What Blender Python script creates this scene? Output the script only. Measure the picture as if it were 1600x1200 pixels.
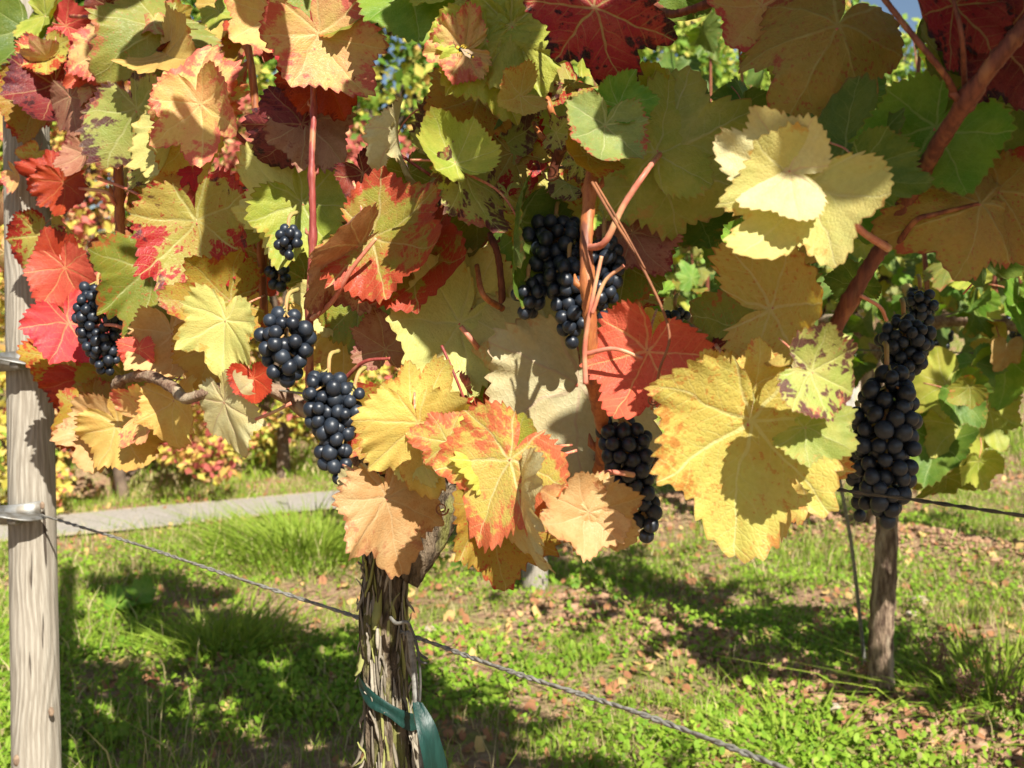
import bpy, math, random
import numpy as np
from mathutils import Vector, Matrix
random.seed(7); rng = np.random.default_rng(11)
R = math.radians
S = bpy.context.scene
for o in list(bpy.data.objects): bpy.data.objects.remove(o)
COL = S.collection

# ---------------------------------------------------------------- camera, sky, sun, exposure
CAMZ = 0.85; LENS = 38.0; F = 1600 * LENS / 36.0; PITCH = R(-3.4)
camd = bpy.data.cameras.new('camera'); cam = bpy.data.objects.new('camera', camd); COL.objects.link(cam)
cam.location = (0, 0, CAMZ); cam.rotation_euler = (R(90) + PITCH, 0, 0)
camd.lens = LENS; camd.sensor_width = 36; camd.clip_start = .02; camd.clip_end = 500
camd.dof.use_dof = True; camd.dof.focus_distance = .93; camd.dof.aperture_fstop = 12
S.camera = cam
SUN_T = Vector((-.37 * math.cos(R(42)), .93 * math.cos(R(42)), -math.sin(R(42)))).normalized()
w = bpy.data.worlds.new('World'); S.world = w; w.use_nodes = True
nt = w.node_tree; nt.nodes.clear()
sky = nt.nodes.new('ShaderNodeTexSky'); sky.sky_type = 'NISHITA'; sky.sun_disc = False
sky.sun_elevation = R(42); sky.sun_rotation = math.atan2(-SUN_T.x, -SUN_T.y)
bg = nt.nodes.new('ShaderNodeBackground'); bg.inputs['Strength'].default_value = .05
wo = nt.nodes.new('ShaderNodeOutputWorld')
nt.links.new(sky.outputs[0], bg.inputs[0]); nt.links.new(bg.outputs[0], wo.inputs[0])
sd = bpy.data.lights.new('sun', 'SUN'); sd.energy = 5.0; sd.angle = R(.5); sd.color = (1, .95, .85)
so = bpy.data.objects.new('sun', sd); COL.objects.link(so); so.rotation_euler = SUN_T.to_track_quat('-Z', 'Y').to_euler(); so.location = (2, -4, 6)
S.view_settings.view_transform = 'Standard'; S.view_settings.look = 'None'
S.view_settings.exposure = .98; S.view_settings.gamma = 1

FW = Vector((0, math.cos(PITCH), math.sin(PITCH))); UP = Vector((0, -math.sin(PITCH), math.cos(PITCH))); RT = Vector((1, 0, 0))
CP = Vector((0, 0, CAMZ))
def at(x, y, d): return CP + d * (FW + RT * ((x - 800) / F) + UP * ((600 - y) / F))
def D(x): return float(np.interp(x, [0, 50, 300, 600, 900, 1200, 1600], [1.52, 1.47, 1.2, .97, .88, .80, .68]))

# ---------------------------------------------------------------- helpers
def mk(name, V, faces, uv=None, attr=None, smooth=True):
    V = np.asarray(V, dtype=np.float32).reshape(-1, 3)
    me = bpy.data.meshes.new(name)
    me.vertices.add(len(V)); me.vertices.foreach_set('co', V.ravel())
    li, ls, n = [], [], 0
    for Fa in faces:
        Fa = np.asarray(Fa, dtype=np.int32)
        if len(Fa) == 0: continue
        k = Fa.shape[1]; li.append(Fa.ravel()); ls.append(n + np.arange(len(Fa)) * k); n += Fa.size
    li = np.concatenate(li).astype(np.int32); ls = np.concatenate(ls).astype(np.int32)
    me.loops.add(len(li)); me.loops.foreach_set('vertex_index', li)
    me.polygons.add(len(ls)); me.polygons.foreach_set('loop_start', ls)
    if smooth: me.polygons.foreach_set('use_smooth', np.ones(len(ls), dtype=bool))
    if uv is not None:
        l = me.uv_layers.new(name='UVMap'); l.data.foreach_set('uv', np.asarray(uv, dtype=np.float32)[li].ravel())
    if attr:
        for k, v in attr.items():
            a = me.attributes.new(k, 'FLOAT', 'POINT'); a.data.foreach_set('value', np.asarray(v, dtype=np.float32))
    me.update(calc_edges=True); me.validate()
    return me
class MB:                                   # gathers shapes into one mesh
    def __init__(s): s.V = []; s.F = {3: [], 4: []}; s.A = []; s.n = 0
    def add(s, V, faces, rnd=None):
        V = np.asarray(V, dtype=np.float32).reshape(-1, 3)
        for f in faces:
            f = np.asarray(f, dtype=np.int32)
            if len(f): s.F[f.shape[1]].append(f + s.n)
        s.V.append(V); s.A.append(np.full(len(V), random.random() if rnd is None else rnd)); s.n += len(V)
    def mesh(s, name, smooth=True):
        return mk(name, np.concatenate(s.V), [np.concatenate(v) for v in s.F.values() if v], attr={'rnd': np.concatenate(s.A)}, smooth=smooth)
def tube_data(P, rad, seg=8, caps=True, flat=1.0, bumps=None):
    P = np.array([tuple(p) for p in P], dtype=float); n = len(P)
    rad = np.broadcast_to(np.asarray(rad, dtype=float), (n,))
    T = np.gradient(P, axis=0); T /= np.linalg.norm(T, axis=1)[:, None] + 1e-9
    a = np.array([0, 0, 1.]) if abs(T[0, 2]) < .9 else np.array([1., 0, 0])
    V = []; N = np.cross(T[0], a); N /= np.linalg.norm(N)
    th = np.linspace(0, 2 * np.pi, seg, endpoint=False)
    for i in range(n):
        N = N - T[i] * N.dot(T[i]); N /= np.linalg.norm(N) + 1e-9; B = np.cross(T[i], N)
        r = rad[i] * (np.ones(seg) if bumps is None else bumps[i])
        V.append(P[i] + (np.cos(th) * r)[:, None] * N + (np.sin(th) * r * flat)[:, None] * B)
    V = np.concatenate(V)
    i, j = np.meshgrid(np.arange(n - 1), np.arange(seg), indexing='ij'); j2 = (j + 1) % seg
    Q = np.stack([i * seg + j, i * seg + j2, (i + 1) * seg + j2, (i + 1) * seg + j], -1).reshape(-1, 4)
    fs = [Q]
    if caps:
        V = np.vstack([V, P[0], P[-1]]); k = n * seg; jj = np.arange(seg); j3 = (jj + 1) % seg
        fs.append(np.stack([j3, jj, np.full(seg, k)], -1)); fs.append(np.stack([(n - 1) * seg + jj, (n - 1) * seg + j3, np.full(seg, k + 1)], -1))
    return V, fs
def spline(P, n):
    P = [Vector(p) for p in P]; out = []
    Q = [2 * P[0] - P[1]] + P + [2 * P[-1] - P[-2]]
    m = len(P) - 1
    for k in range(n + 1):
        t = k / n * m; i = min(int(t), m - 1); u = t - i
        a, b, c, d = Q[i:i + 4]
        out.append(.5 * ((2 * b) + (c - a) * u + (2 * a - 5 * b + 4 * c - d) * u * u + (3 * b - a - 3 * c + d) * u ** 3))
    return out
def obj(name, me, m=None, parent=None, loc=None, kind=None):
    o = bpy.data.objects.new(name, me); COL.objects.link(o)
    if m is not None and len(me.materials) == 0: me.materials.append(m)
    if parent is not None: o.parent = parent
    if loc is not None: o.location = loc
    if kind: o['kind'] = kind
    return o
def tag(o, label, cat, group=None, kind=None):
    o['label'] = label; o['category'] = cat
    if group: o['group'] = group
    if kind: o['kind'] = kind
    return o
def thing(name, loc, label, cat, group=None):
    o = bpy.data.objects.new(name, None); COL.objects.link(o); o.location = loc; o.empty_display_size = .05
    return tag(o, label, cat, group)
def vnoise(x, y, s, seed=0):               # smooth value noise 0..1
    x = np.asarray(x, float) * s + seed * 17.3; y = np.asarray(y, float) * s + seed * 5.7
    xi = np.floor(x).astype(int); yi = np.floor(y).astype(int); fx = x - xi; fy = y - yi
    h = lambda a, b: np.modf(np.abs(np.sin(a * 127.1 + b * 311.7 + seed) * 43758.5453))[0]
    fx = fx * fx * (3 - 2 * fx); fy = fy * fy * (3 - 2 * fy)
    return (h(xi, yi) * (1 - fx) + h(xi + 1, yi) * fx) * (1 - fy) + (h(xi, yi + 1) * (1 - fx) + h(xi + 1, yi + 1) * fx) * fy

# ---------------------------------------------------------------- materials
class NB:
    def __init__(s, tree): s.t = tree
    def n(s, typ, **kw):
        nd = s.t.nodes.new(typ)
        for k, v in kw.items(): setattr(nd, k, v)
        return nd
    def l(s, a, b): s.t.links.new(a, b)
    def put(s, sock, v):
        if isinstance(v, bpy.types.NodeSocket): s.l(v, sock)
        elif isinstance(v, tuple) and len(v) == 3 and sock.type == 'RGBA': sock.default_value = (*v, 1)
        else: sock.default_value = v
    def math(s, op, a, b=0.0, c=0.0, clamp=False):
        nd = s.n('ShaderNodeMath', operation=op, use_clamp=clamp)
        s.put(nd.inputs[0], a); s.put(nd.inputs[1], b)
        if op in ('MULTIPLY_ADD', 'SMOOTH_MIN', 'WRAP'): s.put(nd.inputs[2], c)
        return nd.outputs[0]
    def mr(s, v, a, b, c=0.0, d=1.0, smooth=True):
        nd = s.n('ShaderNodeMapRange', interpolation_type='SMOOTHSTEP' if smooth else 'LINEAR')
        s.put(nd.inputs['Value'], v); s.put(nd.inputs['From Min'], a); s.put(nd.inputs['From Max'], b)
        s.put(nd.inputs['To Min'], c); s.put(nd.inputs['To Max'], d); return nd.outputs[0]
    def mix(s, f, a, b, mode='MIX'):
        nd = s.n('ShaderNodeMix', data_type='RGBA', blend_type=mode)
        s.put(nd.inputs[0], f); s.put(nd.inputs[6], a); s.put(nd.inputs[7], b); return nd.outputs[2]
    def noise(s, vec, scale, detail=3.0, rough=.55, dist=0.0):
        nd = s.n('ShaderNodeTexNoise'); s.put(nd.inputs['Vector'], vec)
        nd.inputs['Scale'].default_value = scale; nd.inputs['Detail'].default_value = detail
        nd.inputs['Roughness'].default_value = rough; nd.inputs['Distortion'].default_value = dist
        return nd.outputs[0]
    def mapping(s, vec, scale=(1, 1, 1), loc=None):
        nd = s.n('ShaderNodeMapping'); s.put(nd.inputs['Vector'], vec); nd.inputs['Scale'].default_value = scale
        if loc is not None: s.put(nd.inputs['Location'], loc)
        return nd.outputs[0]
def newmat(name):
    m = bpy.data.materials.new(name); m.use_nodes = True; m.node_tree.nodes.clear(); return m, NB(m.node_tree)
def finish(b, color, rough=.7, spec=.3, bump=None, bstr=.3, bdist=.002, transl=0, tcol=None, coat=0):
    p = b.n('ShaderNodeBsdfPrincipled'); b.put(p.inputs['Base Color'], color); b.put(p.inputs['Roughness'], rough)
    b.put(p.inputs['Specular IOR Level'], spec)
    if coat: p.inputs['Coat Weight'].default_value = coat
    out = p.outputs[0]
    if bump is not None:
        bn = b.n('ShaderNodeBump'); b.put(bn.inputs['Height'], bump); bn.inputs['Strength'].default_value = bstr
        bn.inputs['Distance'].default_value = bdist; b.l(bn.outputs[0], p.inputs['Normal'])
    if transl:
        t = b.n('ShaderNodeBsdfTranslucent'); b.put(t.inputs[0], tcol if tcol is not None else color)
        if bump is not None: b.l(bn.outputs[0], t.inputs['Normal'])
        mx = b.n('ShaderNodeMixShader'); mx.inputs[0].default_value = transl
        b.l(p.outputs[0], mx.inputs[1]); b.l(t.outputs[0], mx.inputs[2]); out = mx.outputs[0]
    o = b.n('ShaderNodeOutputMaterial'); b.l(out, o.inputs['Surface'])

def leaf_mat(name, base, base2, edge, dark, vein, edge_b=0.0, blot=0.0, spot=0.0, crisp=.10):
    """edge_b: how far the edge colour creeps inwards; blot: dark blotches; spot: small specks"""
    m, b = newmat(name)
    uv = b.n('ShaderNodeUVMap', uv_map='UVMap').outputs[0]
    oi = b.n('ShaderNodeObjectInfo'); rnd = oi.outputs['Random']
    off = b.math('MULTIPLY', rnd, 137.0)
    cx = b.n('ShaderNodeCombineXYZ'); b.l(off, cx.inputs[0]); b.l(off, cx.inputs[1]); b.l(rnd, cx.inputs[2])
    add = b.n('ShaderNodeVectorMath', operation='ADD'); b.l(uv, add.inputs[0]); b.l(cx.outputs[0], add.inputs[1]); P = add.outputs[0]
    # slight wobble for the veins
    wob = b.n('ShaderNodeTexNoise'); b.l(P, wob.inputs['Vector']); wob.inputs['Scale'].default_value = 2.6; wob.inputs['Detail'].default_value = 2
    wv = b.n('ShaderNodeVectorMath', operation='MULTIPLY_ADD'); b.l(wob.outputs['Color'], wv.inputs[0]); wv.inputs[1].default_value = (.15, .15, 0); 
    sb = b.n('ShaderNodeVectorMath', operation='SUBTRACT'); b.l(uv, sb.inputs[0]); sb.inputs[1].default_value = (.075, .075, 0); b.l(sb.outputs[0], wv.inputs[2])
    sx = b.n('ShaderNodeSeparateXYZ'); b.l(wv.outputs[0], sx.inputs[0]); X, Y = sx.outputs[0], sx.outputs[1]
    th = b.math('ABSOLUTE', b.math('ARCTAN2', X, Y)); r = b.math('SQRT', b.math('ADD', b.math('MULTIPLY', X, X), b.math('MULTIPLY', Y, Y)))
    p = b.math('PINGPONG', th, R(26)); v = b.math('MULTIPLY', r, b.math('SINE', p)); u = b.math('MULTIPLY', r, b.math('COSINE', p))
    wd = b.mr(u, 0, 1.05, .021, .005, False)
    prim = b.math('SUBTRACT', 1.0, b.mr(v, b.math('MULTIPLY', wd, .35), wd))
    s_ = b.math('SUBTRACT', u, b.math('MULTIPLY', v, .85)); fr = b.math('PINGPONG', b.math('ADD', b.math('MULTIPLY', s_, 7.5), b.math('MULTIPLY', wob.outputs[0], .5)), .5)
    sec = b.math('MULTIPLY', b.math('SUBTRACT', 1.0, b.mr(fr, .02, .085)), b.mr(v, .0, .22, .85, .25))
    vo = b.n('ShaderNodeTexVoronoi', feature='DISTANCE_TO_EDGE'); b.l(P, vo.inputs['Vector']); vo.inputs['Scale'].default_value = 27
    ter = b.math('SUBTRACT', 1.0, b.mr(vo.outputs['Distance'], .0, .10))
    near = b.math('MAXIMUM', b.math('SUBTRACT', 1.0, b.mr(v, .0, .10)), b.math('MULTIPLY', b.math('SUBTRACT', 1.0, b.mr(fr, 0, .28)), .6))
    ed = b.n('ShaderNodeAttribute', attribute_name='edge').outputs['Fac']
    n1 = b.noise(P, 2.6, 4, .6); n2 = b.noise(P, 7.5, 5, .68, .4); n3 = b.noise(P, 22, 3, .6)
    col = b.mix(b.mr(n1, .36, .64), base, base2)
    col = b.mix(b.mr(n3, .3, .75, 0, .35), col, b.mix(1.0, col, (.72, .70, .60), 'MULTIPLY'))
    # edge colour
    e2 = b.math('POWER', ed, 2.4); nL = b.noise(P, 1.7, 3, .6)
    q = b.math('ADD', b.math('MULTIPLY', e2, .40), b.math('MULTIPLY', b.mr(n2, .33, .67), .34)); q = b.math('ADD', q, b.math('MULTIPLY', b.mr(nL, .34, .66), .46))
    q = b.math('SUBTRACT', q, b.math('MULTIPLY', near, .15))
    q = b.math('ADD', q, b.math('MULTIPLY', b.math('SUBTRACT', n3, .5), .55)); crisp = crisp * .62
    em = b.mr(q, .95 - edge_b - crisp, .95 - edge_b + crisp)
    col = b.mix(em, col, edge)
    if blot > 0:
        n4 = b.noise(P, 4.2, 4, .62, .3)
        bm = b.mr(b.math('ADD', b.math('SUBTRACT', n4, b.math('MULTIPLY', near, .10)), b.math('MULTIPLY', e2, .14)), .80 - blot * .4, .88 - blot * .4)
        col = b.mix(b.math('MULTIPLY', bm, .92), col, dark)
    if spot > 0:
        n5 = b.noise(P, 26, 2, .5); sm = b.math('MULTIPLY', b.mr(n5, .70 - spot * .15, .77 - spot * .15), b.mr(n1, .35, .6, .25, 1))
        col = b.mix(b.math('MULTIPLY', sm, .8), col, edge)
    dm = b.mr(b.math('ADD', b.math('MULTIPLY', b.math('POWER', ed, 6.0), .40), b.math('MULTIPLY', b.noise(P, 3.3, 4, .65), .62)), .70, .76); col = b.mix(b.math('MULTIPLY', dm, .75), col, b.mix(.55, dark, (.34, .17, .07)))
    # thin rim
    col = b.mix(b.math('MULTIPLY', b.mr(ed, .955, 1.0), .45), col, b.mix(.5, edge, dark))
    vm = b.math('MAXIMUM', prim, b.math('MULTIPLY', sec, .5)); vm = b.math('MAXIMUM', vm, b.math('MULTIPLY', ter, .13))
    col = b.mix(b.math('MULTIPLY', vm, b.mr(n2, .3, .7, .4, .8)), col, vein)
    hs = b.n('ShaderNodeHueSaturation'); b.l(b.mr(rnd, 0, 1, .488, .512, False), hs.inputs['Hue']); b.l(b.mr(b.math('FRACT', b.math('MULTIPLY', rnd, 7.77)), 0, 1, .64, .90, False), hs.inputs['Value']); b.l(col, hs.inputs['Color']); col = hs.outputs[0]
    bf = b.n('ShaderNodeNewGeometry').outputs['Backfacing']
    hb = b.n('ShaderNodeHueSaturation'); hb.inputs['Saturation'].default_value = .92; hb.inputs['Value'].default_value = .98; b.l(col, hb.inputs['Color'])
    top = b.mix(bf, col, hb.outputs[0])
    sat = b.n('ShaderNodeHueSaturation'); sat.inputs['Saturation'].default_value = 1.18; sat.inputs['Value'].default_value = 1.1; b.l(col, sat.inputs['Color'])
    h = b.math('SUBTRACT', b.math('MULTIPLY', b.mr(vo.outputs['Distance'], 0, .25), .28), b.math('MULTIPLY', b.math('MAXIMUM', prim, b.math('MULTIPLY', sec, .8)), .35))
    h = b.math('ADD', h, b.math('MULTIPLY', n3, .25))
    finish(b, top, rough=b.mr(n3, .3, .7, .42, .62), spec=.32, bump=h, bstr=.34, bdist=.0016, transl=.30, tcol=sat.outputs[0])
    return m
G_V = (.50, .50, .20)
LM = {
 'yellow': leaf_mat('leaf_yellow', (.78, .68, .17), (.80, .60, .15), (.72, .28, .07), (.40, .15, .04), (.88, .80, .36), .05, .0, .7, .16),
 'gold':   leaf_mat('leaf_gold', (.84, .62, .17), (.82, .52, .14), (.70, .28, .08), (.4, .15, .05), (.86, .66, .28), .0, .0, .15, .16),
 'lemon':  leaf_mat('leaf_lemon', (.76, .74, .25), (.80, .70, .24), (.76, .46, .12), (.4, .25, .08), (.82, .76, .36), .0, 0, .0, .18),
 'cream':  leaf_mat('leaf_cream', (.78, .73, .38), (.80, .70, .32), (.76, .50, .22), (.4, .25, .1), (.72, .52, .32), -.08, 0, .0, .16),
 'sage':   leaf_mat('leaf_sage', (.27, .33, .10), (.34, .38, .10), (.46, .08, .06), (.3, .05, .04), (.52, .52, .24), .08, 0, .2, .1),
 'lime':   leaf_mat('leaf_lime', (.44, .52, .07), (.60, .60, .10), (.62, .45, .08), (.3, .2, .05), (.68, .68, .26), -.02, 0, .1, .15),
 'green':  leaf_mat('leaf_green', (.11, .21, .025), (.19, .28, .04), (.38, .26, .05), (.12, .06, .03), (.36, .44, .14), -.02, 0, .1, .15),
 'fresh':  leaf_mat('leaf_fresh', (.17, .36, .03), (.28, .45, .05), (.42, .40, .07), (.2, .1, .03), (.44, .54, .17), -.08, 0, .0),
 'olive':  leaf_mat('leaf_olive', (.36, .35, .045), (.27, .32, .045), (.52, .16, .04), (.2, .05, .03), (.56, .56, .20), .06, 0, .6, .14),
 'ochre':  leaf_mat('leaf_ochre', (.58, .36, .05), (.48, .36, .06), (.52, .09, .03), (.2, .04, .02), (.62, .52, .18), .14, 0, .8, .14),
 'orange': leaf_mat('leaf_orange', (.84, .60, .20), (.84, .46, .20), (.78, .18, .13), (.4, .05, .04), (.86, .68, .30), .30, 0, .35, .26),
 'salmon': leaf_mat('leaf_salmon', (.74, .56, .14), (.66, .56, .12), (.74, .20, .08), (.4, .05, .04), (.82, .72, .34), .40, 0, .5, .24),
 'coral':  leaf_mat('leaf_coral', (.80, .12, .09), (.76, .08, .07), (.56, .03, .04), (.25, .02, .02), (.86, .46, .20), .0, 0, .4, .2),
 'scarlet': leaf_mat('leaf_scarlet', (.60, .05, .025), (.50, .03, .02), (.25, .012, .015), (.06, .006, .008), (.62, .20, .08), .1, .25, .4, .2),
 'redrim': leaf_mat('leaf_red_rimmed', (.50, .46, .09), (.54, .42, .09), (.50, .045, .025), (.10, .010, .018), (.66, .64, .24), .34, .36, .5, .13),
 'bicolor': leaf_mat('leaf_half_red', (.40, .40, .06), (.52, .32, .07), (.56, .10, .04), (.24, .03, .03), (.64, .54, .22), .42, .0, .5, .2),
 'purple': leaf_mat('leaf_purple_patched', (.40, .47, .10), (.52, .50, .14), (.50, .16, .09), (.11, .02, .035), (.68, .68, .28), .12, .66, .2, .14),
 'wine':   leaf_mat('leaf_wine_red', (.30, .04, .03), (.22, .03, .025), (.12, .010, .018), (.03, .005, .008), (.56, .36, .16), .25, .42, .3, .2),
 'blackred': leaf_mat('leaf_deep_red', (.44, .04, .025), (.52, .10, .05), (.10, .008, .012), (.018, .004, .008), (.58, .52, .18), .22, .55, .3, .18),
 'tan':    leaf_mat('leaf_tan', (.80, .56, .24), (.76, .46, .17), (.60, .30, .12), (.24, .11, .05), (.82, .62, .30), .08, .12, .1, .2),
 'brown':  leaf_mat('leaf_dull_pink', (.56, .28, .17), (.48, .20, .12), (.32, .07, .06), (.15, .04, .03), (.64, .46, .24), .1, 0, .3, .2),
}
def simple_mat(name, c1, c2, scale=30, rough=.7, bump=.4, bdist=.002, spec=.3, stretch=(1, 1, 1), attr=False, transl=0, c3=None, coat=0, detail=4):
    m, b = newmat(name)
    tc = b.n('ShaderNodeTexCoord').outputs['Object']; P = b.mapping(tc, stretch)
    n = b.noise(P, scale, detail, .6)
    col = b.mix(b.mr(n, .35, .65), c1, c2)
    if attr:
        a = b.n('ShaderNodeAttribute', attribute_name='rnd').outputs['Fac']
        col = b.mix(b.mr(a, .0, 1.0, 0, 1, False), c1, c2)
        if c3: col = b.mix(b.mr(a, .74, .86), col, c3)
        col = b.mix(b.mr(n, .3, .7, 0, .5), col, b.mix(1.0, col, (.6, .6, .6), 'MULTIPLY'))
    elif c3: col = b.mix(b.mr(b.noise(P, scale * .27, 3), .52, .66), col, c3)
    finish(b, col, rough, spec, bump=b.noise(P, scale * 2.2, 4), bstr=bump, bdist=bdist, transl=transl, coat=coat)
    return m
M_cane = simple_mat('cane_orange', (.46, .17, .055), (.33, .10, .035), 60, .5, .5, .0006, .35, (6, 6, .6), c3=(.20, .07, .04))
M_cane_red = simple_mat('cane_red', (.30, .06, .045), (.20, .035, .03), 80, .5, .5, .0006, .35, (5, 5, .8), c3=(.38, .16, .08))
M_cane_dark = simple_mat('cane_dark', (.24, .075, .04), (.13, .04, .025), 60, .55, .5, .0008, .3, (5, 5, .8), c3=(.34, .14, .06))
M_petiole = simple_mat('petiole_pink', (.62, .24, .16), (.50, .14, .09), 60, .45, .2, .0004, .35, c3=(.62, .42, .2))
M_tendril = simple_mat('tendril', (.30, .12, .05), (.2, .08, .04), 60)
M_rachis = simple_mat('bunch_stalk', (.45, .22, .10), (.35, .30, .09), 60)
M_arm = simple_mat('cordon_bark', (.30, .21, .14), (.16, .09, .06), 35, .85, .9, .003, .15, (4, 4, 4), c3=(.38, .30, .2))
M_bark = simple_mat('old_bark', (.20, .15, .10), (.05, .037, .025), 34, .9, 1.0, .006, .1, (5, 5, 1.1), c3=(.20, .20, .06), detail=6)
M_strip = simple_mat('bark_strip', (.40, .35, .27), (.10, .08, .055), 60, .9, .8, .002, .1, attr=True, c3=(.30, .30, .10))
M_farbark = simple_mat('vine_bark', (.36, .26, .18), (.11, .07, .05), 28, .9, 1.0, .008, .1, (5, 5, .9), c3=(.48, .38, .27), detail=6)
M_wire = simple_mat('wire_galvanised', (.26, .25, .22), (.14, .13, .11), 200, .5, .4, .0004, .5)
M_wiredark = simple_mat('wire_dark', (.05, .05, .045), (.09, .08, .07), 100, .5, .2, .0004, .5)
M_soil = None
def mat_steel():
    m, b = newmat('bracket_steel'); tc = b.n('ShaderNodeTexCoord').outputs['Object']; n = b.noise(tc, 60, 4)
    p = b.n('ShaderNodeBsdfPrincipled'); b.l(b.mix(b.mr(n, .4, .7), (.30, .30, .285), (.17, .15, .12)), p.inputs['Base Color'])
    p.inputs['Metallic'].default_value = .7; p.inputs['Roughness'].default_value = .55
    o = b.n('ShaderNodeOutputMaterial'); b.l(p.outputs[0], o.inputs[0]); return m
M_steel = mat_steel()
def mat_post(name='post_wood', base=(.38, .345, .285), dark=(.17, .14, .105)):
    m, b = newmat(name); tc = b.n('ShaderNodeTexCoord').outputs['Object']
    kn = b.noise(b.mapping(tc, (14, 14, 3.2)), 1.0, 2, .5)             # large swirls
    sx = b.n('ShaderNodeSeparateXYZ'); b.l(tc, sx.inputs[0])
    band = b.math('ADD', b.math('MULTIPLY', sx.outputs[0], 130), b.math('MULTIPLY', kn, 9))
    band = b.math('ADD', band, b.math('MULTIPLY', b.noise(b.mapping(tc, (60, 60, 5)), 1.0, 3), 1.6))
    g = b.mr(b.math('PINGPONG', band, .5), .06, .42)
    fine = b.noise(b.mapping(tc, (420, 420, 9)), 1.0, 4, .65)
    col = b.mix(b.math('MULTIPLY', b.math('SUBTRACT', 1.0, g), .48), base, dark)
    col = b.mix(b.mr(fine, .36, .66, .0, .5), col, dark)
    col = b.mix(b.mr(b.noise(tc, 7, 4, .6), .45, .75, 0, .55), col, (.38, .34, .28))
    crack = b.mr(b.noise(b.mapping(tc, (95, 95, 2.6)), 1.0, 2, .4), .315, .275)
    col = b.mix(b.math('MULTIPLY', crack, .9), col, (.05, .035, .025))
    h = b.math('ADD', b.math('MULTIPLY', g, .5), b.math('MULTIPLY', fine, .8)); h = b.math('SUBTRACT', h, b.math('MULTIPLY', crack, 2.0))
    finish(b, col, .85, .12, bump=h, bstr=.8, bdist=.0016); return m
M_post = mat_post()
M_knot = simple_mat('knot_wood', (.30, .21, .14), (.18, .12, .08), 200, .85, .6)
M_tape = simple_mat('tie_tape', (.003, .030, .023), (.007, .046, .036), 240, .45, .6, .0006, .5, (1, 1, .15), transl=.12)
def mat_grape():
    m, b = newmat('grape_skin'); tc = b.n('ShaderNodeTexCoord').outputs['Object']; oi = b.n('ShaderNodeObjectInfo').outputs['Random']
    ad = b.n('ShaderNodeVectorMath', operation='ADD'); b.l(tc, ad.inputs[0]); cx = b.n('ShaderNodeCombineXYZ')
    for i in range(3): b.l(b.math('MULTIPLY', oi, 31.0 + i), cx.inputs[i])
    b.l(cx.outputs[0], ad.inputs[1]); P = ad.outputs[0]
    n = b.noise(P, 130, 4, .6); n2 = b.noise(P, 420, 3, .6)
    bl = b.math('MULTIPLY', b.mr(n, .34, .60, .35, 1), b.mr(n2, .3, .6, .65, 1)); bl = b.math('MULTIPLY', bl, b.mr(oi, 0, 1, .45, 1, False))
    col = b.mix(bl, (.003, .003, .006), (.030, .042, .062))
    finish(b, col, rough=b.mr(bl, 0, 1, .28, .48), spec=.5, bump=n2, bstr=.15, bdist=.0003); return m
M_grape = mat_grape()
M_pip = simple_mat('grape_tip', (.05, .03, .02), (.08, .05, .03), 100)
M_grass = simple_mat('grass_blades', (.18, .31, .025), (.42, .51, .07), 3, .6, 0.01, spec=.25, attr=True, transl=.35, c3=(.66, .54, .28))
M_clover = simple_mat('weed_leaves', (.16, .32, .02), (.42, .56, .06), 3, .6, 0.01, spec=.25, attr=True, transl=.35, c3=(.36, .30, .12))
M_dryw = simple_mat('dry_weed', (.34, .22, .13), (.26, .13, .08), 60)
M_dead = simple_mat('dead_leaf', (.42, .20, .09), (.30, .12, .06), 40, attr=True, c3=(.62, .42, .16), transl=.15)
M_clod = simple_mat('soil_clod', (.44, .27, .17), (.30, .17, .10), 60, .95, .9, .004, .05)
M_stone = simple_mat('pale_stone', (.55, .46, .36), (.40, .30, .22), 40, .85, .6, .003, .1)

# ---------------------------------------------------------------- terrain
R1 = (Vector((-.11, .98)), Vector((.68, -.733)).normalized())          # the near row
R2 = (Vector((.07, 3.4)), Vector((.553, -.833)).normalized())           # second row
R3 = (Vector((1.25, 4.25)), Vector((.60, -.80)).normalized())          # third row
NRM = np.array([.733, .68])
def rowdist(x, y, r): 
    n = (-r[1].y, r[1].x); return (x - r[0].x) * n[0] + (y - r[0].y) * n[1]
ROAD = spline([(-7, .9), (-4, 2.65), (-2.55, 3.62), (-1.62, 4.34), (-1.0, 4.78), (-.35, 5.22), (.9, 6.3), (2.4, 8.6), (3.6, 12), (5, 18)] and [(a, b_, 0) for a, b_ in [(-7, 1.3), (-4, 3.12), (-2.55, 3.97), (-1.62, 4.53), (-1.0, 4.93), (-.35, 5.32), (.9, 6.4), (2.4, 8.6), (3.6, 12), (5, 18)]], 140)
RP = np.array([(p.x, p.y) for p in ROAD])
def roaddist(x, y):
    x = np.asarray(x, float).ravel(); y = np.asarray(y, float).ravel(); out = np.empty(len(x))
    for i in range(0, len(x), 20000):
        dx = x[i:i+20000, None] - RP[None, :, 0]; dy = y[i:i+20000, None] - RP[None, :, 1]
        out[i:i+20000] = np.sqrt((dx * dx + dy * dy).min(1))
    return out
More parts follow.
